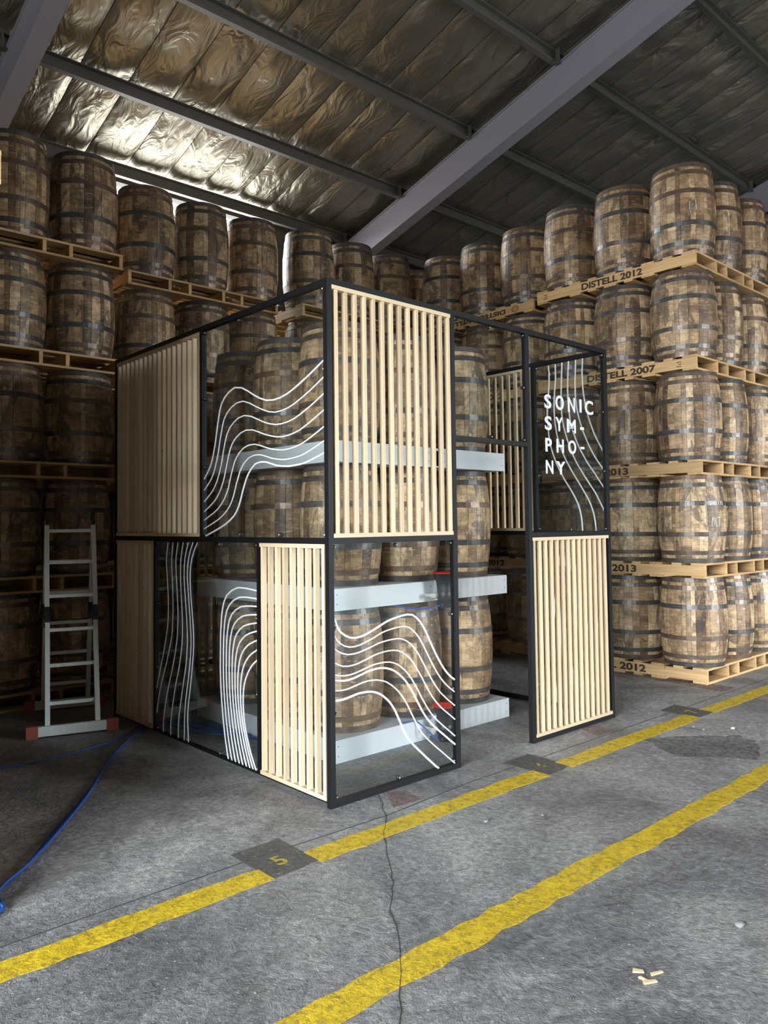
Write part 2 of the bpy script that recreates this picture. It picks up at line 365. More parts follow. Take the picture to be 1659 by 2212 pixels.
btm = MB().lathe([(.012, 0), (.012, .02)], 6).mesh('bolt', M['bolt'])
for y in PUR:
    p = c_purlin(y)
    for x in RAF[1:]:
        cl = obj('cleat', clm, p, (x-.035, y-.075, roof_z(y)-.0))
for x in RAF:
    b = MB(); h = .45; wd = .20
    def prism(xa, xb, d0, d1):
        i = len(b.v)
        for yy in (YB, -11.5): b.v.extend([(xa, yy, roof_z(yy)-.19-d0), (xb, yy, roof_z(yy)-.19-d0), (xb, yy, roof_z(yy)-.19-d1), (xa, yy, roof_z(yy)-.19-d1)])
        b.f.extend([tuple(i+q for q in t) for t in ((0,1,2,3),(7,6,5,4),(0,4,5,1),(1,5,6,2),(2,6,7,3),(3,7,4,0))])
    prism(x, x+wd, 0, .02); prism(x+.02, x+wd-.02, .02, h-.02); prism(x, x+wd, h-.02, h)
    obj('rafter', b.mesh('rafter', M['beam']), ceil)

# ------------------------------------------------------------------ barrels
BH, RB, RH = .872, .324, .282
def rad(z, h=BH): t = (z-h/2)/(h/2); return RH + (RB-RH)*(1-abs(t)**2.1)
def stave_mesh(deg):
    b = MB(); wa = math.radians(deg)/2; dl = math.radians(.55); rows = 10
    cols = [(-wa, -.004), (-wa+dl, 0), (0, .0006), (wa-dl, 0), (wa, -.004)]
    for j in range(rows+1):
        z = BH*j/rows; r = rad(z)
        for a, o in cols: b.v.append(((r+o)*math.cos(a), (r+o)*math.sin(a), z))
    nc = len(cols)
    for j in range(rows):
        for i in range(nc-1): a = j*nc+i; b.f.append((a, a+1, a+nc+1, a+nc))
    # chime ends
    for j, fl_ in ((0, True), (rows, False)):
        r = rad(BH*j/rows)-.03; i0 = len(b.v)
        for a in (-wa, wa): b.v.append((r*math.cos(a), r*math.sin(a), BH*j/rows))
        q = (j*nc, j*nc+2, j*nc+nc-1, i0+1, i0); b.f.append(q[::-1] if fl_ else q)
    return b.mesh('stave', M['stave'], True)
SW = [8.0, 10.5, 13.0, 16.0, 18.5]
SM = {d: stave_mesh(d) for d in SW}
for me in SM.values(): me.polygons.foreach_set('use_smooth', [False]*len(me.polygons))
def stave_pattern(seed):
    r = random.Random(seed); out = []; left = 360.0
    while left > 37: d = r.choice(SW+[13.0, 16.0]); out.append(d); left -= d
    # finish with two staves that close the circle
    best = min(((a, c) for a in SW for c in SW), key=lambda t: abs(left-t[0]-t[1]))
    return out + list(best), left-sum(best)
PATS = [stave_pattern(s) for s in range(60)]
PATS = sorted(PATS, key=lambda t: abs(t[1]))[:8]
def hoop_mesh(zc, wd):
    b = MB(); prof = [(rad(zc-wd/2)+.0005, zc-wd/2), (rad(zc-wd/2)+.0035, zc-wd/2), (rad(zc+wd/2)+.0035, zc+wd/2), (rad(zc+wd/2)+.0005, zc+wd/2)]
    b.lathe(prof, 44, cap0=False, cap1=False)
    for a0 in (.0, .05):
        for dz in (-.009, .009):
            r = rad(zc)+.003; b.lathe([(.006, -.002), (.005, .002), (.002, .003)], 6, (0, 0, 0), False, True)
            k = len(b.v)-18
            for i in range(k, len(b.v)):
                x, y, z = b.v[i]; ca, sa = math.cos(a0), math.sin(a0)
                b.v[i] = ((r+z)*ca - x*sa, (r+z)*sa + x*ca, zc+dz+y)
    return b.mesh('hoop', M['hoop'])
HP = [(.022, .044), (.098, .042), (.283, .044)]
HM = [hoop_mesh(BH-z, wd) for z, wd in HP] + [hoop_mesh(z, wd) for z, wd in HP]
def head_mesh():
    b = MB(); n = 7; rr_ = RH-.006
    for i in range(n):
        y0 = -rr_+2*rr_*i/n+.001; y1 = -rr_+2*rr_*(i+1)/n-.001; pts = []
        for y in [y0+(y1-y0)*t/4 for t in range(5)]: pts.append((math.sqrt(max(0, rr_*rr_-y*y)), y))
        pl = [(x, y) for x, y in pts] + [(-x, y) for x, y in pts[::-1]]
        k = len(b.v); b.v += [(x, y, BH-.03) for x, y in pl]; b.f.append(tuple(range(k, k+len(pl))))
    return b.mesh('head', M['stave'])
HEAD = head_mesh()
solid = MB().lathe([(rad(z)-.002, z) for z in [BH*t/10 for t in range(11)]], 28)
for z, wd in [(BH-a, c) for a, c in HP] + HP: solid.lathe([(rad(z-wd/2), z-wd/2), (rad(z-wd/2)+.004, z-wd/2), (rad(z+wd/2)+.004, z+wd/2), (rad(z+wd/2), z+wd/2)], 28, cap0=False, cap1=False)
SOLID = solid.mesh('barrel', M['stave'])
SOLID.materials.append(M['hoop'])
for p in SOLID.polygons:
    if p.index >= 28*10+2: p.material_index = 1
cnt = [0]
def barrel(x, y, z, label, group, zs=1.0, full=True, name='barrel', sc=1.0):
    cnt[0] += 1; r = random.Random(cnt[0]*31)
    s = sc*r.uniform(.988, 1.0)
    if not full:
        o = obj(name, SOLID, None, (x, y, z), (0, 0, r.uniform(0, 6.28))); o.scale = (s, s, zs); return tag(o, label, 'barrel', group)
    t = thing(name, label, 'barrel', (x, y, z), r.uniform(0, 6.28), group); t.scale = (s, s, zs)
    pat, miss = PATS[cnt[0] % len(PATS)]; pat = pat[:]; r.shuffle(pat); k = 360/sum(pat); a = 0
    for d in pat:
        o = obj('stave', SM[d], t, (0,0,0), (0, 0, math.radians(a+d*k/2))); a += d*k
    for h in HM: obj('hoop', h, t, (0,0,0), (0, 0, r.uniform(0, 6.28)))
    obj('head', HEAD, t, (0,0,0), (0, 0, r.uniform(0, 3)))
    return t

# ------------------------------------------------------------------ pallets: stringers run along y, deck boards along x
PL, PT = 1.87, .148
STX = [.018, .47, .71, 1.13, 1.37, PL-.018]
SH = PT-.044
strm = MB().box((-.017, 0, 0), (.017, PL, SH)).mesh('stringer', M['pallet'])
BW = [.14, .10, .14, .10, .14, .10, .14, .10, .14]
def deck_mesh(wd): return MB().box((0, -wd/2, 0), (PL, wd/2, .021)).mesh('deck_board', M['palletx'])
DM = {wd: deck_mesh(wd) for wd in set(BW)}
gap = (PL-sum(BW))/(len(BW)-1)
def pallet(x, y, z, label, group, rz=0.0):
    t = thing('pallet', label, 'pallet', (x, y, z), rz, group)
    for sx in STX: obj('stringer', strm, t, (sx, 0, .022))
    yy = 0
    for i, wd in enumerate(BW):
        obj('deck_board', DM[wd], t, (0, yy+wd/2, PT-.021))
        if i % 2 == 0 or i in (3, 5): obj('deck_board', DM[wd], t, (0, yy+wd/2, 0))
        yy += wd+gap
    return t
def stencil(p, txt, y0, y1, flip=False, hgt=.075):
    me = text_mesh(txt, .1, .0038); me.materials.clear(); me.materials.append(M['ink'])
    xs = [v.co.x for v in me.vertices]; ys = [v.co.y for v in me.vertices]
    sx = abs(y1-y0)/(max(xs)-min(xs)); sy = hgt/(max(ys)-min(ys)); cx, cy = (max(xs)+min(xs))/2, (max(ys)+min(ys))/2
    for v in me.vertices: v.co.x = (v.co.x-cx)*sx; v.co.y = (v.co.y-cy)*sy
    o = obj('lettering', me, p); o.rotation_euler = (H90, math.pi if flip else 0, -H90)
    # text x axis points to -y (towards the viewer's right), text y axis up
    o.matrix_local = Matrix.Translation((-.0012, (y0+y1)/2, .022+SH/2)) @ Matrix(((0, 0, -1), (-1, 0, 0), (0, 1, 0))).to_4x4() @ Matrix.Rotation(math.pi if flip else 0, 4, 'Z')
    return o
TN = ['bottom', 'second', 'third', 'fourth', 'top']
ON = ['first', 'second', 'third', 'fourth', 'fifth', 'sixth']
rp = random.Random(11)
def jit(a): return rp.uniform(-a, a)
J = .003
ZR = [0, 1.018, 2.033, 3.068, 4.10, 5.173]; ZL = [0, 1.008, 2.024, 3.040, 4.064, 5.14]; ZB = [0, 1.01, 2.028, 3.045, 4.09, 5.20]
def hs(zz, k): return (zz[k+1]-zz[k]-PT-.0005)/BH
# --- stack with stencilled pallets (facing the booth with one side, the aisle with the other)
XS, YS = 4.683, .046
TXT = {0: ('DISTELL 2012', 1.48, .63), 1: ('ISO 2013', 1.25, .72), 2: ('ISO 2013', 1.30, .78), 3: ('DISTELL 2007', 1.22, .42), 4: ('DISTELL 2012', 1.28, .56)}
for k in range(5):
    z = ZR[k]; zs = hs(ZR, k); zb = z+PT
    a = jit(.006) if k else .0; dx, dy = (jit(.012), jit(.015)) if k else (0, 0)
    tn = TN[k]
    p = pallet(XS+dx, YS+dy, z, f'pallet stencilled {TXT[k][0]} under the {tn} tier of the stack by the aisle', 'pallets of the stencilled stack', a)
    stencil(p, *TXT[k])
    if k in (3, 4):
        yy = 1.78 if k == 4 else .2
        for q in range(3): obj('stamp', MB().box((-.0012, yy-.05, .045+q*.022), (0, yy-(.02 if q == 1 else 0), .052+q*.022)).mesh('stamp', M['ink']), p)
    p2 = pallet(XS+.10+jit(.02), YS+2.0+jit(.015), z, f'pallet deeper in behind the booth, under the {tn} tier beside the stencilled stack', 'pallets of the inner stack', jit(.006))
    if k == 4:
        stencil(p2, 'DISTELL WELLINGTON', 1.78, .42, True, .06)
        em = MB(); cy, cz = .27, .075
        for rad_ in (.042, .030):
            ring = []
            for q in range(20):
                an = 2*math.pi*q/20; ring.append((rad_*math.cos(an)*(1.25 if abs(math.cos(an)) > .8 else 1.0), rad_*math.sin(an)))
            i0 = len(em.v); em.v += [(-.0012, cy+yv, cz+zv) for yv, zv in ring] + [(-.0012, cy+yv*.86, cz+zv*.86) for yv, zv in ring]
            em.f += [(i0+q, i0+(q+1) % 20, i0+20+(q+1) % 20, i0+20+q) for q in range(20)]
        for q in range(5): em.box((-.0012, cy-.012+(q % 3)*.009, cz-.010+(q//3)*.010), (0, cy-.007+(q % 3)*.009, cz-.004+(q//3)*.010))
        obj('emblem', em.mesh('emblem', M['ink']), p2)
    elif k in (1, 3): stencil(p2, 'DISTELL 2012', 1.3, .5)
    pallet(XS+1.97+jit(.015), YS+jit(.02), z, f'pallet along the aisle, under the {tn} tier past the stencilled stack', 'pallets of the stack along the aisle', jit(.006))
    B = {}
    for i in range(3):
        B[i] = barrel(XS+.285+dx+jit(J), YS+.255+i*.662+dy+jit(J), zb, f'barrel in {tn} tier of stencilled stack, ' + ['at its front corner', 'second from the corner facing booth', 'third from the corner facing booth'][i], 'barrels of the stencilled stack', zs)
    for i in range(2):
        barrel(XS+.285+.662*(i+1)+dx+jit(J), YS+.27+dy+jit(J), zb, f'barrel in {tn} tier of stencilled stack, {ON[i+1]} along the yellow-lined aisle', 'barrels of the stencilled stack', zs)
    barrel(XS+1.97+.33+jit(J), YS+.27+jit(J), zb, f'barrel in {tn} tier at the picture edge, last along the aisle', 'barrels along the aisle', zs)
    for i in range(3):
        barrel(XS+.40+jit(J), YS+2.0+.31+i*.675+jit(J), zb, f'barrel in {tn} tier, {ON[i]} past the stencilled stack towards the back corner', 'barrels of the inner stack', zs)
    barrel(XS+.47, YS+4.36, zb, f'barrel in {tn} tier, hidden deepest in the back corner', 'barrels of the inner stack', zs, full=(k == 4))
    if k == 1: mark_barrel = B[0]
    if k == 4: chalk_barrel = B[0]

# --- back stack behind the booth
for k in range(5):
    z = ZB[k]; tn = TN[k]; zb = z+PT; zs = hs(ZB, k)
    for c in range(2):
        px, py = ((.667, 4.10), (2.77, 3.93))[c]; px += jit(.012); py += jit(.015)
        pallet(px, py, z, f'pallet {"next to the ladder stack" if c == 0 else "deeper towards the corner"} under {tn} tier of back stack behind booth', 'pallets of the back stack', jit(.006))
        for i in range(3):
            barrel(px+.325+i*.684+jit(J), py+.30+jit(J), zb, f'dim barrel in {tn} tier of back stack behind booth, {ON[c*3+i]} from the ladder stack', 'barrels of the back stack', zs)
# --- stack behind the ladder
for k in range(5):
    z = ZL[k]; tn = TN[k]; zb = z+PT; zs = hs(ZL, k); dx = [0, 0, .028, .045, .07][k]
    px, py = .345-PL+dx, 3.66+jit(.01)
    pallet(px, py, z, f'pallet under the {tn} tier of the dark stack behind the ladder', 'pallets of the ladder stack', jit(.004))
    for i in range(3):
        barrel(px+PL-.265-i*.662+jit(J), py+.31+jit(J), zb, f'dim barrel in {tn} tier of ladder stack, ' + ['beside the booth', 'second from the booth', 'at the picture edge'][i], 'barrels of the ladder stack', zs, full=(i < 2))
# --- neighbouring stack at the picture edge: only pallet corners show, its bulk shades the bay
zs = hs(ZL, 1)
for k in range(5):
    z = k*1.02; tn = TN[k]; zb = z+PT; zs = (1.02-PT-.0005)/BH
    px, py = -1.738-PL, .06
    pallet(px, py, z, f'pallet with only its sunlit corner showing at picture edge, {tn} tier', 'pallets of the cut-off stack')
    pallet(px, py+2.0, z, f'pallet outside the picture behind the cut-off stack, {tn} tier', 'pallets of the cut-off stack')
    for i in range(3):
        for j in range(6):
            barrel(px+PL-.36-i*.662, py+.345+j*.662, zb, f'barrel in {tn} tier of cut-off stack, {ON[j]} from aisle, {["ladder-side", "middle", "outer"][i]} row', 'barrels of the cut-off stack', zs, full=False)

# chalk writing on barrels
def on_barrel(o, strokes, wd, name='chalk_mark'):
    # strokes: polylines of (azimuth in world radians, height)
    b = MB()
    for st in strokes:
        pts = []
        for (a0, h0), (a1, h1) in zip(st[:-1], st[1:]):
            for t in (0, .5): pts.append((a0+(a1-a0)*t, h0+(h1-h0)*t))
        pts.append(st[-1])
        P = []
        for a, h in pts:
            r = rad(h)+.0045; a2 = a-o.rotation_euler.z; P.append((r*math.cos(a2), r*math.sin(a2), h))
        b.tube(P, wd, 4)
    return obj(name, b.mesh(name, M['chalk']), o)
GLY = {'2': [[(0,.8),(.3,1),(.6,.8),(.5,.5),(0,0),(.7,.05)]], '0': [[(.3,1),(0,.5),(.3,0),(.6,.5),(.3,1)]], 'P': [[(0,0),(.05,1),(.5,.9),(.5,.6),(.05,.5)]],
 'A': [[(0,0),(.3,1),(.6,0)],[(.1,.35),(.5,.35)]], 'L': [[(.1,1),(0,0),(.5,.05)]], 'E': [[(.5,1),(0,1),(0,0),(.5,0)],[(0,.5),(.4,.5)]], 'T': [[(.3,1),(.3,0)],[(0,.95),(.65,1)]],
 'S': [[(.5,.9),(.2,1),(.05,.7),(.5,.35),(.3,0),(0,.1)]], 'M': [[(0,0),(.1,1),(.35,.4),(.6,1),(.65,0)]], '-': [[(0,.5),(.5,.55)]]}
def chalk(o, txt, a, h, sz):
    st = []; da = sz/RB*.85
    for i, ch in enumerate(txt):
        for g in GLY.get(ch, []): st.append([(a+(i*.9+x)*da, h+y*sz) for x, y in g])
    on_barrel(o, st, .0022)
chalk(mark_barrel, '20PALLETS', math.radians(-132), .572, .034)
chalk(mark_barrel, 'MT', math.radians(-121), .36, .09)
on_barrel(chalk_barrel, [[(math.radians(-142), .40), (math.radians(-142), .48)], [(math.radians(-130), .40), (math.radians(-131), .49)]], .003)

# ------------------------------------------------------------------ booth
BWX, BLY, BHZ, T = 2.95, 2.884, 3.0, .036
booth = thing('exhibition_booth', 'black steel framed booth with pine slat panels and clear panes around barrels', 'booth')
def member(name, a, b): return obj(name, MB().box(a, b).mesh(name, M['steel']), booth)
ZM = 1.472
for x, y in ((0, 0), (BWX-T, 0), (0, BLY-T), (BWX-T, BLY-T)): member('post', (x, y, 0), (x+T, y+T, BHZ))
member('post', (1.045, 0, 0), (1.083, T, BHZ-T)); member('post', (1.858, 0, 0), (1.896, T, BHZ-T))
for z in (0, ZM, BHZ-T):                                    # left and right walls, back wall
    for x in (0, BWX-T): member('rail', (x, T, z+(.026 if z == 0 and x == 0 else 0)), (x+T, BLY-T, z+T+(.004 if z == 0 and x == 0 else 0)))
    member('rail', (T, BLY-T, z), (BWX-T, BLY, z+T))
member('rail', (T, 0, BHZ-T), (BWX-T, T, BHZ))
for z in (0, ZM):
    member('rail', (T, 0, z), (1.045, T, z+T)); member('rail', (1.896, 0, z), (BWX-T, T, z+T))
member('rail', (1.083, 0, 2.133), (1.858, T, 2.165))
member('divider', (0, 1.413, ZM+T), (T, 1.449, BHZ-T)); member('divider', (0, .70, T), (T, .734, ZM)); member('divider', (0, 2.128, T), (T, 2.162, ZM))
member('divider', (BWX-T, .70, ZM+T), (BWX, .736, BHZ-T)); member('divider', (BWX-T, 2.13, ZM+T), (BWX, 2.166, BHZ-T)); member('divider', (BWX-T, 1.43, T), (BWX, 1.466, ZM))
member('divider', (.72, BLY-T, T), (.756, BLY, ZM)); member('divider', (1.46, BLY-T, T), (1.496, BLY, BHZ-T))

def slat_panel(axis, off, a0, a1, z0, z1, n, gl=.012, gr=.012, sgn=1):
    # axis 'x': panel lies in a plane y=off and slats are spread along x; axis 'y': plane x=off
    d0, d1 = off, off+.034
    P = lambda u, d, z: (u, d, z) if axis == 'x' else (d, u, z)
    def bx(name, u0, u1, e0, e1, za, zb, mat, par):
        p, q = P(u0, e0, za), P(u1, e1, zb)
        c = tuple((i+j)/2 for i, j in zip(p, q)); h = tuple(abs(i-j)/2 for i, j in zip(p, q))
        return obj(name, MB().box(tuple(-k for k in h), h).mesh(name, M[mat]), par, c)
    g = obj('slat_panel', None, booth, P((a0+a1)/2, off+.017, z0))
    rel = Vector(g.location)
    rm = 'slatrail_x' if axis == 'x' else 'slatrail_y'
    parts = [bx('panel_rail', a0, a1, d0-.003, d1+.004, z1-.024, z1, rm, g), bx('panel_rail', a0, a1, d0-.003, d1+.004, z0, z0+.024, rm, g)]
    wd, dp = .022, .030; pitch = (a1-a0-gl-gr-wd)/(n-1)
    hx = (wd/2, dp/2) if axis == 'x' else (dp/2, wd/2); hz = (z1-z0)/2-.024
    me = MB().box((-hx[0], -hx[1], -hz), (hx[0], hx[1], hz)).mesh('slat', M['slat'])
    for i in range(n):
        u = a0+gl+wd/2+pitch*i; parts.append(obj('slat', me, g, P(u, off+.016, (z0+z1)/2)))
    for o in parts: o.location = Vector(o.location)-rel
    return g
slat_panel('x', 0, T+.002, 1.043, ZM+T, BHZ-T, 14, .022, .004)
slat_panel('x', 0, 1.898, BWX-T-.002, T, ZM, 14, .012, .035)
slat_panel('y', 0, 1.451, BLY-T-.002, ZM+T, BHZ-T, 18)
slat_panel('y', 0, T+.002, .698, T, ZM, 9, .010, .010)
slat_panel('y', 0, 2.164, BLY-T-.002, T, ZM, 9)
slat_panel('y', BWX-T, .738, 2.128, ZM+T, BHZ-T, 18)
slat_panel('x', BLY-T, .758, 1.458, T, ZM, 9)

knm = MB().lathe([(.011, 0), (.013, .004), (.011, .016), (.004, .020)], 10).mesh('knob', M['black'], True)
scm = MB().lathe([(.006, .0), (.0055, .004), (.002, .006)], 8).mesh('screw', M['bolt'])
def pane(axis, off, a0, a1, z0, z1, nu=2, nz=3):
    P = lambda u, d, z: (u, d, z) if axis == 'x' else (d, u, z)
    c = P((a0+a1)/2, off, (z0+z1)/2)
    h = P((a1-a0)/2, .0025, (z1-z0)/2)
    o = obj('pane', MB().box(tuple(-k for k in h), h).mesh('pane', M['glass']), booth, c)
    rot = (H90, 0, 0) if axis == 'x' else (0, -H90, 0)
    e = .016
    spots = [(a0+e+(a1-a0-2*e)*i/nu, zz) for i in range(nu+1) for zz in (z0+e, z1-e)] + [(u, z0+(z1-z0)*j/nz) for j in range(1, nz) for u in (a0+e, a1-e)]
    for u, z in spots:
        obj('knob', knm, o, Vector(P(u, off+.020, z))-Vector(c), rot)
        obj('screw', scm, o, Vector(P(u, off-.0025, z))-Vector(c), rot)
    return o, Vector(c)
def stripes(po, axis, d, lines, rw):
    o, c = po
    for li, ln in enumerate(lines):
        r = rw[li] if isinstance(rw, tuple) else rw
        pts = [(Vector((u, d, z)) if axis == 'x' else Vector((d, u, z)))-c for u, z in ln]
        obj('stripe', MB().ribbon(pts, (0, -1, 0) if axis == 'x' else (-1, 0, 0), r, .004).mesh('stripe', M['white']), o)
PO = .014
p_ul = pane('y', PO, T, 1.413, ZM+T, BHZ-T, 3, 3)
p_ll = pane('y', PO, .734, 2.128, T, ZM, 3, 3)
p_fl = pane('x', PO, T, 1.045, T, ZM, 2, 3)
p_tr = pane('x', PO, 1.083, 1.858, 2.165, BHZ-T, 2, 2)
p_fc = pane('x', PO, 1.896, BWX-T, ZM+T, BHZ-T, 2, 3)
p_sd = pane('y', BWX-.016, T, .70, ZM+T, BHZ-T, 1, 3)
p_s2 = pane('y', BWX-.016, 2.166, BLY-T, ZM+T, BHZ-T, 1, 3)
p_s3 = pane('y', BWX-.016, T, 1.43, T, ZM, 2, 3)
p_s4 = pane('y', BWX-.016, 1.466, BLY-T, T, ZM, 2, 3)
p_b1 = pane('x', BLY-.016, T, 1.46, ZM+T, BHZ-T, 2, 3); p_b2 = pane('x', BLY-.016, 1.496, BWX-T, ZM+T, BHZ-T, 2, 3)
p_b3 = pane('x', BLY-.016, T, .72, T, ZM, 1, 3)
